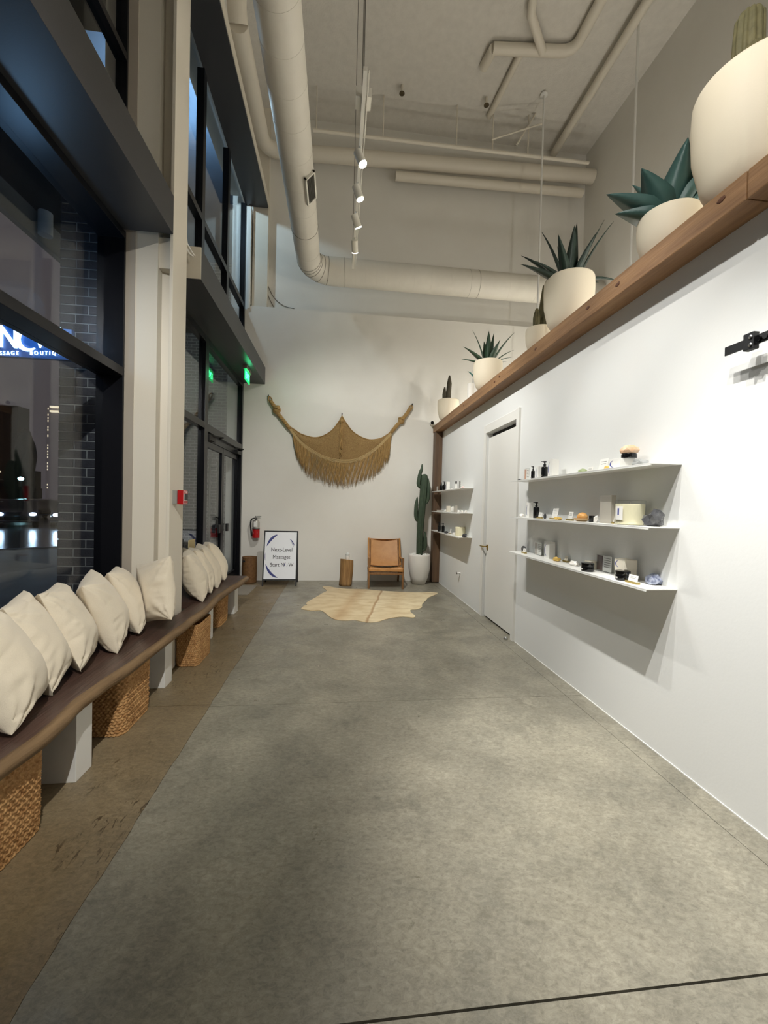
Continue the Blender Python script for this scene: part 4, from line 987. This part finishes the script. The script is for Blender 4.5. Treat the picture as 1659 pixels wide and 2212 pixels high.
t = thing('lidded_jar', 'black jar base with tan stone lid on the wide white carton', 'jar', p)
MB().lathe([(.042, 0), (.044, .004), (.044, .022), (.042, .026)], 24).build('jar_base', black_gl, t, 'auto'); MB().blob((0, 0, .048), .052, .05, .034, .25, 1.6, 6, 2, flat=-.022).build('stone_lid', tan_s, t)
stone(P_on(1381, 1000, Z1), .03, .05, .026, M('clear glass ornament', (150, 152, 150), .1), 'glassy rock ornament at the rail end of the top long shelf', .7, 3, 7)
# middle long shelf
stone(P_on(1127, 1115, Z2), .022, .035, .020, white_x, 'white crystal at the door end of the middle long shelf', seed=8)
carton(P_on(1145, 1115, Z2), .05, .06, .14, 'white carton behind the black bottle on the middle long shelf', stroke_=True)
bottle(P_on(1158, 1117, Z2), .026, .145, 'black pump bottle on the middle long shelf')
cardholder(P_on(1166, 1118, Z2), .06, .045, 'white card in brass base by the middle-shelf black bottle')
stone(P_on(1177, 1119, Z2), .012, .014, .026, dark_x, 'small dark upright stone on the middle long shelf', .2, 2, 9)
cardholder(P_on(1197, 1117, Z2), .085, .085, 'large white printed card on the middle long shelf')
stone(P_on(1206, 1121, Z2), .026, .045, .014, amber, 'yellow crystal cluster before the large white card', .5, 3, 10)
cardholder(P_on(1231, 1122, Z2), .055, .06, 'white card in brass base beside the wooden dish')
p = P_on(1256, 1123, Z2)
t = thing('wood_dish', 'light wooden dish on the middle long shelf', 'dish', p); MB().lathe([(.03, 0), (.05, .012), (.056, .024), (.05, .024), (.02, .010)], 28).build('dish', wood_l, t, 'auto')
stone(p+Vector((.0, -.01, .014)), .036, .04, .03, orange_s, 'round orange stone resting in the wooden dish', .1, 1.2, 11, 'round_stone', True, 3)
stone(p+Vector((.02, .045, .022)), .014, .02, .014, white_x, 'white crystal resting on the rim of the wooden dish', .4, 2, 12)
t = thing('black_cup', 'small black cup beside the wooden dish', 'cup', P_on(1278, 1125, Z2)); MB().lathe([(.017, 0), (.019, .003), (.019, .045), (.017, .045), (.016, .006)], 20).build('cup', bottle_b, t, 'auto')
stone(P_on(1287, 1124, Z2), .015, .02, .028, white_x, 'white upright crystal between black cup and silver carton', .5, 3, 13)
carton(P_on(1312, 1126, Z2), .035, .115, .185, 'tall silver-grey printed carton beside the big candle', mat=silver)
cardholder(P_on(1319, 1127, Z2), .07, .042, 'white card in brass base before the silver-grey carton')
p = P_on(1365, 1127, Z2); p.x = 1.765
t = thing('candle_jar', 'big ivory candle in a clear jar on the middle long shelf', 'candle', p)
MB().lathe([(.073, .002), (.078, .008), (.079, .125), (.076, .127)], 40).build('wax', wax, t, 'auto'); MB().lathe([(.08, 0), (.082, .006), (.082, .148), (.080, .148)], 40).build('glass_jar', clear, t, 'auto')
def patch(r, a0, a1, z0, z1, mat, nm):
    vs = []
    for k in range(9):
        aa = math.radians(a0+(a1-a0)*k/8); vs += [(r*math.cos(aa), r*math.sin(aa), z0), (r*math.cos(aa), r*math.sin(aa), z1)]
    MB().add(vs, [(2*k, 2*k+1, 2*k+3, 2*k+2) for k in range(8)]).build(nm, mat, t, True)
patch(.0832, 168, 206, .03, .112, paper, 'label'); patch(.0836, 182, 190, .06, .10, blue_ink, 'label_stroke'); MB().tube([(0, 0, .12), (0, 0, .138)], .002, 6).build('wick', grey_print, t)
stone(P_on(1412, 1131, Z2), .045, .055, .05, dark_x, 'dark smoky crystal beside the big candle', .8, 2.2, 14)
# bottom long shelf
stone(P_on(1131, 1191, Z3), .012, .05, .032, dark_x, 'dark agate slice at the door end of the bottom long shelf', .2, 1.5, 15)
cardholder(P_on(1132, 1195, Z3), .055, .04, 'white card in brass base before the agate slice')
acrylic(P_on(1162, 1199, Z3), .13, .118, 'clear sign holder with grey print beside the standing white carton', M('pale photo', (196, 188, 180), .6))
carton(P_on(1187, 1206, Z3), .055, .085, .142, 'standing white carton with dark stroke on the bottom long shelf', stroke_=True)
stone(P_on(1202, 1212, Z3), .026, .035, .02, amber, 'amber and white crystal beside the standing white carton', .5, 3, 16)
cardholder(P_on(1234, 1214, Z3), .045, .04, 'small cream card in brass base by the white cluster', box_cream)
stone(P_on(1240, 1222, Z3), .028, .035, .02, white_x, 'white crystal cluster on the bottom long shelf', .8, 3, 17)
def jar(u, v, label):
    p = P_on(u, v, Z3); t = thing('cream_jar', label, 'jar', p)
    MB().lathe([(.038, 0), (.041, .004), (.041, .032), (.040, .034)], 32).build('jar_body', black_gl, t, 'auto'); MB().lathe([(.041, .035), (.042, .037), (.042, .056), (.039, .059)], 32).build('lid', black_gl, t, 'auto')
    BX(-.0418, -.0405, -.008, .008, .014, .022).build('print', paper, t)
jar(1269, 1234, 'shiny black round jar in the middle of the bottom long shelf')
carton(P_on(1287, 1229, Z3), .085, .075, .058, 'low cream carton behind the middle black jar', mat=box_cream, stroke_=True)
acrylic(P_on(1323, 1235, Z3), .16, .115, 'clear sign holder with dark portrait photo on the bottom long shelf', darkp)
for k, (u, v) in enumerate(((1341, 1232), (1344, 1233))):
    t = thing('slim_tube', ('first slim dark-capped tube behind the sign holder', 'second slim dark-capped tube behind the sign holder')[k], 'tube', P_on(u, v, Z3)+Vector((.02*k+.01, 0, 0)))
    MB().lathe([(.006, 0), (.0065, .002), (.0065, .045)], 12).build('tube', white_semi, t); MB().lathe([(.0065, .045), (.0065, .085), (.004, .088)], 12).build('cap', bottle_b, t)
jar(1345, 1253, 'shiny black round jar at the rail end of the bottom long shelf')
q = P_on(1383, 1250, Z3); q.x = 1.80
carton(q, .085, .085, .062, 'lower cream carton of the stacked pair by the blue geode', mat=box_cream, stroke_=True)
carton(q+Vector((0, .0, .062)), .085, .09, .06, 'upper cream carton of the stacked pair by the blue geode', mat=box_cream, stroke_=True)
cardholder(P_on(1366, 1260, Z3), .075, .042, 'white card in long brass base before the stacked cartons')
stone(P_on(1411, 1262, Z3), .045, .04, .034, blue_x, 'blue and white geode at the rail end of the bottom long shelf', .5, 3, 18)
# short shelves
acrylic(P_on(944, 1061, Z1), .13, .10, 'small printed card at the post end of the top short shelf', M('pale photo', (196, 188, 180), .6))
bottle(P_on(953, 1060, Z1), .03, .15, 'first black pump bottle on the top short shelf'); bottle(P_on(960, 1059, Z1), .03, .155, 'second black pump bottle on the top short shelf')
carton(P_on(967, 1058, Z1), .05, .075, .14, 'white carton with leaf print on the top short shelf', stroke_=True)
stone(P_on(975, 1057, Z1), .015, .05, .02, white_x, 'low white crystal beside the leaf print carton', seed=20)
t = thing('dropper_vial', 'slim white vial with black cap on the top short shelf', 'vial', P_on(985, 1056, Z1)); MB().lathe([(.014, 0), (.015, .003), (.015, .085)], 14).build('vial', paper, t); MB().lathe([(.012, .085), (.012, .12), (.006, .125)], 14).build('cap', bottle_b, t)
acrylic(P_on(994, 1055, Z1), .11, .12, 'clear sign holder on the top short shelf', grey_print)
stone(P_on(1000, 1055, Z1), .02, .05, .02, M('rose quartz', (232, 204, 196), .3), 'pink quartz at the door end of the top short shelf', seed=21)
t = thing('wood_dish', 'flat pale dish at the post end of the middle short shelf', 'dish', P_on(951, 1104, Z2)); MB().lathe([(.03, 0), (.06, .010), (.064, .02), (.058, .02), (.02, .008)], 24).build('dish', M('pale ceramic', (204, 196, 182), .5), t, 'auto')
stone(P_on(962, 1105, Z2), .02, .035, .02, white_x, 'small white crystal beside the cream carton', seed=22)
carton(P_on(968, 1105, Z2), .05, .08, .095, 'cream carton on the middle short shelf', mat=box_cream)
stone(P_on(977, 1106, Z2), .03, .05, .055, white_x, 'tall white crystal point on the middle short shelf', .5, 2, 23)
carton(P_on(984, 1106, Z2), .03, .08, .10, 'grey edged white carton behind the white crystal point', mat=silver)
for k, u in enumerate((991, 998, 1006)):
    stone(P_on(u, 1107, Z2), .018, .03, .022, white_x, ('first little white crystal in the row of three', 'second little white crystal in the row of three', 'third little white crystal in the row of three')[k], .5, 3, 24+k)
for k, (u, v) in enumerate(((946, 1148), (957, 1150))):
    bottle(P_on(u, v, Z3), .026, .15, ('black dropper bottle nearest the post on the bottom short shelf', 'black dropper bottle second from the post on the bottom short shelf')[k])
stone(P_on(964, 1152, Z3), .03, .05, .02, dark_x, 'dark pebbles on the bottom short shelf', .6, 3, 28)
cardholder(P_on(972, 1153, Z3), .07, .07, 'white card standing on the bottom short shelf')
stone(P_on(981, 1155, Z3), .025, .05, .018, white_x, 'pale crystal before the small candle', .6, 3, 29)
t = thing('candle_jar', 'ivory candle jar on the bottom short shelf', 'candle', P_on(994, 1157, Z3)); MB().lathe([(.068, 0), (.072, .006), (.073, .125), (.068, .127)], 32).build('wax', wax, t, 'auto')
MB().tube([(0, 0, .125), (0, 0, .138)], .002, 6).build('wick', grey_print, t)
stone(P_on(1003, 1161, Z3), .03, .04, .032, dark_x, 'dark rock at the door end of the bottom short shelf', .7, 2.4, 30)

# ------------------------------------------------------------------ barn door rail, stops
rl = thing('sliding_door_rail', 'black steel sliding-door rail bolted to the white wall near the beam', 'door rail', (0, 0, 0))
rz0 = onx(1567.5, 761, 1.80)
BX(1.795, 1.801, 1.0, rz0.y, rz0.z-.019, rz0.z+.021).build('rail_bar', black_mat, rl)
yq = onx(1628, 740, 1.80).y
BX(1.785, 1.815, yq-.012, yq+.035, rz0.z-.034, rz0.z+.040).build('end_stop', black_mat, rl, bevel=.003)
for dz in (-.016, .018): MB().lathe([(.008, 0), (.008, .004), (.005, .006)], 12).build('bolt', chrome, rl, loc=(1.785, yq+.0, rz0.z+dz)).rotation_euler = (0, -PI/2, 0)
for y in (yq-.055, 1.15): MB().tube([(1.79, y, rz0.z), (WR, y, rz0.z)], .011, 12).build('standoff', black_mat, rl, 'auto')
MB().tube([(1.782, yq-.03, rz0.z), (1.80, yq-.03, rz0.z)], .013, 16).build('stop_bumper', black_gl, rl, 'auto')
p = onz(1092, 1381, 0)
ds = thing('door_stop', 'small chrome dome door stop on the floor by the white door', 'door stop', p); MB().lathe([(.022, 0), (.022, .008), (.018, .022), (.008, .03)], 16).build('dome', chrome, ds, True)
p = onx(994, 1238, WR)
dw = thing('wall_stop', 'small white wall bumper low on the partition under the short shelves', 'door stop', (WR, p.y, p.z)); MB().tube([(-.05, 0, 0), (0, 0, 0)], .014, 14).build('stem', white_semi, dw); MB().tube([(-.06, 0, 0), (-.05, 0, 0)], .018, 14).build('rubber_tip', grey_print, dw)

# ------------------------------------------------------------------ outside: pier, canopies, blade sign
brick_m = M('dark blue-grey brick', (62, 60, 66), .8, var=(18, (48, 46, 52), .2), bump=(60, .4)); mortar = M('pale mortar', (150, 148, 146), .9)
bp_ = thing('brick_pier', 'dark brick pier with pale mortar outside the near storefront window', 'brick pier')
PX0, PX1, PY0, PY1 = -2.37, -1.985, 3.75, 4.25
BX(PX0+.006, PX1, PY0+.006, PY1, -.12, 4.19).build('mortar_core', mortar, bp_)
CH, MJ = .0765, .010
me_cache = {}
def brick(x0, x1, y0, y1, z):
    k = (round(x1-x0, 3), round(y1-y0, 3))
    if k not in me_cache:
        o = BX(0, x1-x0, 0, y1-y0, 0, CH-MJ).build('brick', brick_m, bp_, bevel=.002, seg=1); me_cache[k] = o.data
    else:
        o = bpy.data.objects.new('brick', me_cache[k]); COL.objects.link(o); o.parent = bp_
    o.location = (x0, y0, z)
for c in range(56):
    z = -.10+c*CH
    xs = [PX0, -2.245, -2.03, PX1] if c % 2 else [PX0, -2.145, PX1]
    for a, b in zip(xs[:-1], xs[1:]): brick(a+(MJ/2 if a != PX0 else 0), b-MJ/2, PY0, PY0+.09, z)
    yq_ = [PY0+.09+MJ, PY0+.30, PY1] if c % 2 else [PY0+.09+MJ, PY1]
    for a, b in zip(yq_[:-1], yq_[1:]): brick(PX0, PX0+.09, a, b-MJ/2, z) if z < 3.4 else None
def brickwall():
    m = bpy.data.materials.new('far brick wall'); m.use_nodes = True; nt = m.node_tree; n = nt.nodes; l = nt.links; b = n['Principled BSDF']; b.inputs['Roughness'].default_value = .85
    tc = n.new('ShaderNodeTexCoord'); sp_ = n.new('ShaderNodeSeparateXYZ'); cb_ = n.new('ShaderNodeCombineXYZ'); l.new(tc.outputs['Object'], sp_.inputs[0]); l.new(sp_.outputs['X'], cb_.inputs[0]); l.new(sp_.outputs['Z'], cb_.inputs[1])
    bt = n.new('ShaderNodeTexBrick'); bt.inputs['Scale'].default_value = 1; bt.inputs['Brick Width'].default_value = .21; bt.inputs['Row Height'].default_value = .072; bt.inputs['Mortar Size'].default_value = .008
    bt.inputs['Color1'].default_value = L3((104, 98, 94)); bt.inputs['Color2'].default_value = L3((84, 80, 78)); bt.inputs['Mortar'].default_value = L3((150, 146, 140)); l.new(cb_.outputs[0], bt.inputs['Vector'])
    l.new(bt.outputs['Color'], b.inputs['Base Color'])
    bp = n.new('ShaderNodeBump'); bp.inputs['Strength'].default_value = .4; bp.inputs['Distance'].default_value = .01; bp.invert = True; l.new(bt.outputs['Fac'], bp.inputs['Height']); l.new(bp.outputs[0], b.inputs['Normal']); return m
tag(BX(-5.6, -1.98, 10.6, 10.9, -.12, 9).build('brick_wall', brickwall()), 'grey brick wall outside, seen through the entrance glazing', 'brick wall')
cn = thing('canopy', 'dark steel canopy over the sidewalk outside the near window', 'canopy', (0, 0, 0))
can_m = M('grey painted canopy steel', (104, 108, 114), .5)
BX(-3.06, -3.0, -4, 7.2, 3.94, 4.22).build('fascia', can_m, cn); BX(-3.0, -1.98, -4, 7.2, 4.20, 4.26).build('deck', M('dark canopy deck', (30, 34, 40), .6), cn)
dl = MB().tube([(-2.93, 4.42, 3.98), (-2.93, 4.42, 4.20)], .06, 20).build('downlight', M('canopy lamp housing', (190, 196, 204), .4), cn, 'auto')
up = thing('upper_canopy', 'high soffit panel outside the far upper windows, lit cool blue', 'canopy', (0, 0, 0))
BX(-5.0, -1.98, 4.4, 10.6, 7.3, 7.4).build('soffit', M('blue-lit soffit tone', (104, 124, 150), .6), up); BX(-5.0, -1.98, -4, 4.4, 6.0, 7.4).build('dark_soffit', M('shaded soffit tone', (14, 14, 16), .7), up)  # one soffit: far tone carries the blue light, near tone its shade
fl_ = thing('facade_lamp', 'cool white lamp under the high soffit outside the far upper window', 'lamp', (-2.55, 6.35, 6.95))
MB().lathe([(.05, .1), (.07, .02), (.07, 0), (.03, -.01)], 16).build('housing', can_m, fl_, 'auto'); MB().tube([(0, 0, .1), (0, 0, .35)], .02, 8).build('stem', can_m, fl_)
ld = bpy.data.lights.new('facade_bulb', 'POINT'); ld.energy = COOL_W; ld.color = (.62, .84, 1); ld.shadow_soft_size = .06
o = bpy.data.objects.new('facade_bulb', ld); COL.objects.link(o); o.parent = fl_; o.location = (0, 0, -.12)

YS = 3.30
bs = thing('blade_sign', 'glowing blue-white blade sign reading NOW MASSAGE BOUTIQUE outside the near window', 'sign', (0, 0, 0))
a, b = ony(-26, 698, YS), ony(152, 777, YS)
BX(a.x, b.x, YS+.012, YS+.05, b.z, a.z).build('sign_panel', M('glow blue sign face', (30, 78, 140), .4), bs, bevel=.003)  # blue glow round the letters is put into the panel colour
BX(b.x, -1.99, YS+.02, YS+.04, (a.z+b.z)/2-.015, (a.z+b.z)/2+.015).build('bracket', black_mat, bs); BX(-2.13, -2.10, YS+.04, 3.755, (a.z+b.z)/2-.015, (a.z+b.z)/2+.015).build('bracket', black_mat, bs)
let = EM('sign letter glow', (200, 232, 255), 3.2)
RX = Matrix.Rotation(PI/2, 4, 'X')
def put(tx, u, v, size, sp_=1.0, bold=0):
    p = ony(u, v, YS); return text_mesh('letter', tx, size, let, bs, .004, space=sp_, matrix=Matrix.Translation(p)@RX@Matrix.Scale(.8, 4, (1, 0, 0)), bold=bold)
put('N', 18, 730, .222, 1, .004); put('W', 100, 731, .222, 1, .004)
c = ony(61, 735, YS); vs = []; n = 28
for i in range(n+1):
    a_ = math.radians(100+210*i/n); w_ = .032*math.sin(PI*i/n)+.002
    for s_ in (-1, 1):
        for yy_ in (-.006, .006): vs.append((c.x+(.07+s_*w_/2)*math.cos(a_), YS+yy_, c.z+(.07+s_*w_/2)*math.sin(a_)))
MB().add(vs, [(4*i+p, 4*i+q, 4*i+4+q, 4*i+4+p) for i in range(n) for p, q in ((0, 1), (1, 3), (3, 2), (2, 0))]).build('crescent', let, bs)
W2 = 'MASSAGE BOUTIQUE'; us = [-19, -7.5, 1.5, 9, 17.5, 27.5, 37.5, 45, 67.5, 78, 90, 100, 107.5, 116.5, 129, 140]
for chr_, u in zip(W2, us):
    if chr_ != ' ': put(chr_, u, 763, .040, 1, 0)
ld = bpy.data.lights.new('sign_glow', 'POINT'); ld.energy = 7; ld.color = (.3, .6, 1); ld.shadow_soft_size = .15
o = bpy.data.objects.new('sign_glow', ld); COL.objects.link(o); o.parent = bs; o.location = ((a.x+b.x)/2+.05, YS-.16, a.z+.08)

# ------------------------------------------------------------------ outside: street
wet = M('wet asphalt', (30, 33, 40), .22, var=(2.2, (44, 48, 58), .2), bump=(9, .25), stretch=(1, 1, 1)); walk = M('damp sidewalk', (74, 84, 94), .45, var=(1.4, (54, 62, 72), .2), bump=(30, .2))
P0, P1 = onz(-120, 1194, -.12), onz(260, 1176, -.12); dirc = (P1-P0).normalized(); nrm = Vector((-dirc.y, dirc.x, 0))
def quad(name, mat, z0, z1, pts): return MB().prism([(p.x, p.y) for p in pts], 'z', z0, z1).build(name, mat)
far = P0-dirc*30
tag(quad('sidewalk', walk, -.3, -.12, [Vector((-1.98, -6, 0)), Vector((-1.98, 10.9, 0)), P1+dirc*2, P0-dirc*14, Vector((-28, -6, 0))]), 'damp grey sidewalk outside the storefront', 'sidewalk', kind='structure')
A_, B_ = P0-dirc*40, P1+dirc*40
tag(quad('road', wet, -.4, -.24, [A_, B_, B_+nrm*120, A_+nrm*160]), 'wet dark road reflecting headlights', 'road', kind='structure')
kerb = MB(); q0, q1 = P0-dirc*14, P1+dirc*3
kerb.prism([(p.x, p.y) for p in (q0, q1, q1+nrm*.25, q0+nrm*.25)], 'z', -.3, -.105); tag(kerb.build('kerb', M('kerb concrete', (96, 102, 112), .6)), 'pale concrete kerb between sidewalk and wet road', 'kerb', kind='structure')
carp = M('dark car paint', (24, 26, 34), .2, coat=.5); tyre = M('tyre rubber', (14, 14, 15), .8); headl = EM('headlight glow', (196, 226, 255), 60); carglass = M('car glass', (16, 20, 28), .08)
def car(u, dist, label, lit, rz=0):
    p = ony(u, 1090, dist); yaw_ = math.atan2(p.x, p.y)*-1+rz
    t = thing('parked_car', label, 'car', (p.x, p.y, -.24), yaw_)
    # front faces -y locally
    prof = [(-2.2, .32), (-2.22, .62), (-2.1, .82), (-1.15, .98), (-.55, 1.45), (1.1, 1.5), (1.75, 1.08), (2.15, 1.0), (2.2, .4), (1.9, .3), (-1.9, .26)]
    MB().prism(prof, 'x', -.88, .88).build('body', carp, t, bevel=.08)
    MB().prism([(-1.10, 1.0), (-.58, 1.42), (-.56, 1.42), (-1.06, 1.0)], 'x', -.72, .72).build('windscreen', carglass, t)
    for sx in (-1, 1):
        for y in (-1.4, 1.35): MB().tube([(sx*.70, y, .33), (sx*.90, y, .33)], .33, 20).build('wheel', tyre, t, 'auto')
        MB().blob((sx*.64, -2.2, .70), .15, .05, .09, 0, 1, 1, 2).build('headlight', headl if lit else carglass, t, True)
    BX(-.5, .5, -2.235, -2.2, .42, .60).build('grille', M('car grille', (52, 56, 64), .3, metal=.6), t, bevel=.01)
    BX(-.9, .9, -2.26, -2.18, .30, .38).build('bumper', M('car bumper', (70, 74, 84), .3), t, bevel=.01)
    return t
car(36, 25, 'dark car with bright headlights on the wet road', True); car(84, 34, 'unlit dark car between the lit ones on the wet road', False, .3); car(155, 25.5, 'dark car with one bright headlight showing beside the brick pier', True)
def lampost(u, v, dist, label):
    p = ony(u, v, dist); t = thing('street_lamp', label, 'street lamp', (p.x, p.y, -.24))
    MB().tube([(0, 0, 0), (0, 0, p.z+.24)], .07, 8).build('pole', black_mat, t); MB().blob((0, 0, p.z+.24), .22, .22, .16, 0, 1, 1, 2).build('lantern', EM('street lantern', (170, 230, 240), 30), t, True)
lampost(45, 1034, 40, 'glowing street lamp above the lit cars'); lampost(158, 1029, 45, 'glowing street lamp above the blue road signs')
bb = thing('road_sign', 'pair of glowing cyan road sign panels on a gantry', 'road sign', (0, 0, 0))
for u0, u1, v0, v1 in ((131, 150.5, 1044, 1057), (155, 170, 1045, 1058)):
    a, b = ony(u0, v0, 42), ony(u1, v1, 42); pn = BX(a.x, b.x, a.y, a.y+.1, b.z, a.z).build('panel', EM('cyan sign panel', (86, 170, 196), 1.1), bb)
    for k in range(3): BX(a.x+.12, b.x-.12, a.y-.02, a.y, b.z+(a.z-b.z)*(.2+.26*k), b.z+(a.z-b.z)*(.28+.26*k)).build('text_line', EM('cyan sign text', (190, 240, 250), 1.4), pn)
p = ony(152, 1050, 42); MB().tube([(p.x, p.y+.15, -.24), (p.x, p.y+.15, p.z)], .1, 8).build('gantry_post', black_mat, bb)
rg = random.Random(11)
dkb = M('dark building', (30, 27, 30), .9); warm_w = EM('lit windows', (226, 208, 176), 1.3)
def tower(u0, u1, vt, dist, label, cols, dens, name='tower', mat=dkb, ww=.011):
    a, b = ony(u0, vt, dist), ony(u1, vt, dist); t = thing(name, label, 'building', (0, 0, 0))
    BX(a.x, b.x, a.y, a.y+2.5, -.24, a.z).build('wall', mat, t)
    m = MB(); H_ = a.z; W_ = b.x-a.x; s_ = dist/879
    for c_ in cols:
        x = a.x+W_*c_
        for k in range(int(H_/(6*s_))):
            z = H_-(k+1)*6*s_
            if z > 3 and rg.random() < dens: m.box(x, x+1.4*s_, a.y-.1, a.y, z, z+(2.6+2*rg.random())*s_)
    if m.v: tag(m.build('lit_windows', warm_w, t), kind='stuff')
    return t, a, b
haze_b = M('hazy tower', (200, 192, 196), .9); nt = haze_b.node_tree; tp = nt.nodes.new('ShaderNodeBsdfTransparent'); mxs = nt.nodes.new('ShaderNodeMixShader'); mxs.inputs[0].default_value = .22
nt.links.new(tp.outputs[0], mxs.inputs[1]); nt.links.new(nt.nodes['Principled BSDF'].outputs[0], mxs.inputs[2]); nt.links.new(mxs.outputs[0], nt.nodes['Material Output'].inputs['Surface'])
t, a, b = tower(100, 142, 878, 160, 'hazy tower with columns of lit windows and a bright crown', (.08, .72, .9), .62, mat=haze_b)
for v0, v1 in ((876, 881), (886, 891)):
    c_, d_ = ony(107, v0, 159), ony(137, v1, 159); BX(c_.x, d_.x, c_.y, c_.y+1, d_.z, c_.z).build('crown_light', EM('crown light', (230, 214, 184), 1.2), t)
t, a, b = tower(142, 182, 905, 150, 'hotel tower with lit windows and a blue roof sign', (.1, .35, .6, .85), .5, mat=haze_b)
p = ony(159, 874.5, 150); text_mesh('roof_sign', 'THE WESTIN', 1.9, EM('roof sign blue', (150, 220, 250), 2.2), t, .05, matrix=Matrix.Translation(p)@RX@Matrix.Scale(.55, 4, (1, 0, 0))); BX(p.x-2.8, p.x+2.8, p.y+.1, p.y+.3, a.z, p.z+.9).build('sign_frame', haze_b, t)
tower(-60, 38, 872, 70, 'dark building silhouette at the street corner', (.75,), .06, 'dark_building')
tower(-60, 60, 1012, 60, 'low dark building with a lit shopfront', (.5, .8, .9), .4, 'low_building')
t = thing('lit_shopfront', 'small lit shopfront behind the parked cars', 'shopfront', (0, 0, 0))
a, b = ony(56, 1062, 50), ony(71, 1082, 50); BX(a.x-.3, b.x+.3, a.y, a.y+1, -.24, a.z+.4).build('wall', dkb, t); BX(a.x, b.x, a.y-.05, a.y, b.z, a.z).build('lit_window', EM('shop light', (190, 180, 160), .8), t); a, b = ony(46, 1052, 50), ony(57, 1056, 50); BX(a.x, b.x, a.y-.3, a.y-.2, b.z, a.z).build('sign', EM('shop sign', (170, 220, 240), 1.6), t)
tr = thing('cypress_tree', 'dark slim tree silhouette before the street corner building', 'tree', ony(52, 1090, 48)); tr.location.z = -.24
MB().blob((0, 0, 4.6), .9, .9, 4.2, .35, 2, 3, 3).build('crown', M('night foliage', (20, 24, 24), .9), tr, True); MB().tube([(0, 0, 0), (0, 0, 1.5)], .12, 8).build('trunk', dkb, tr)
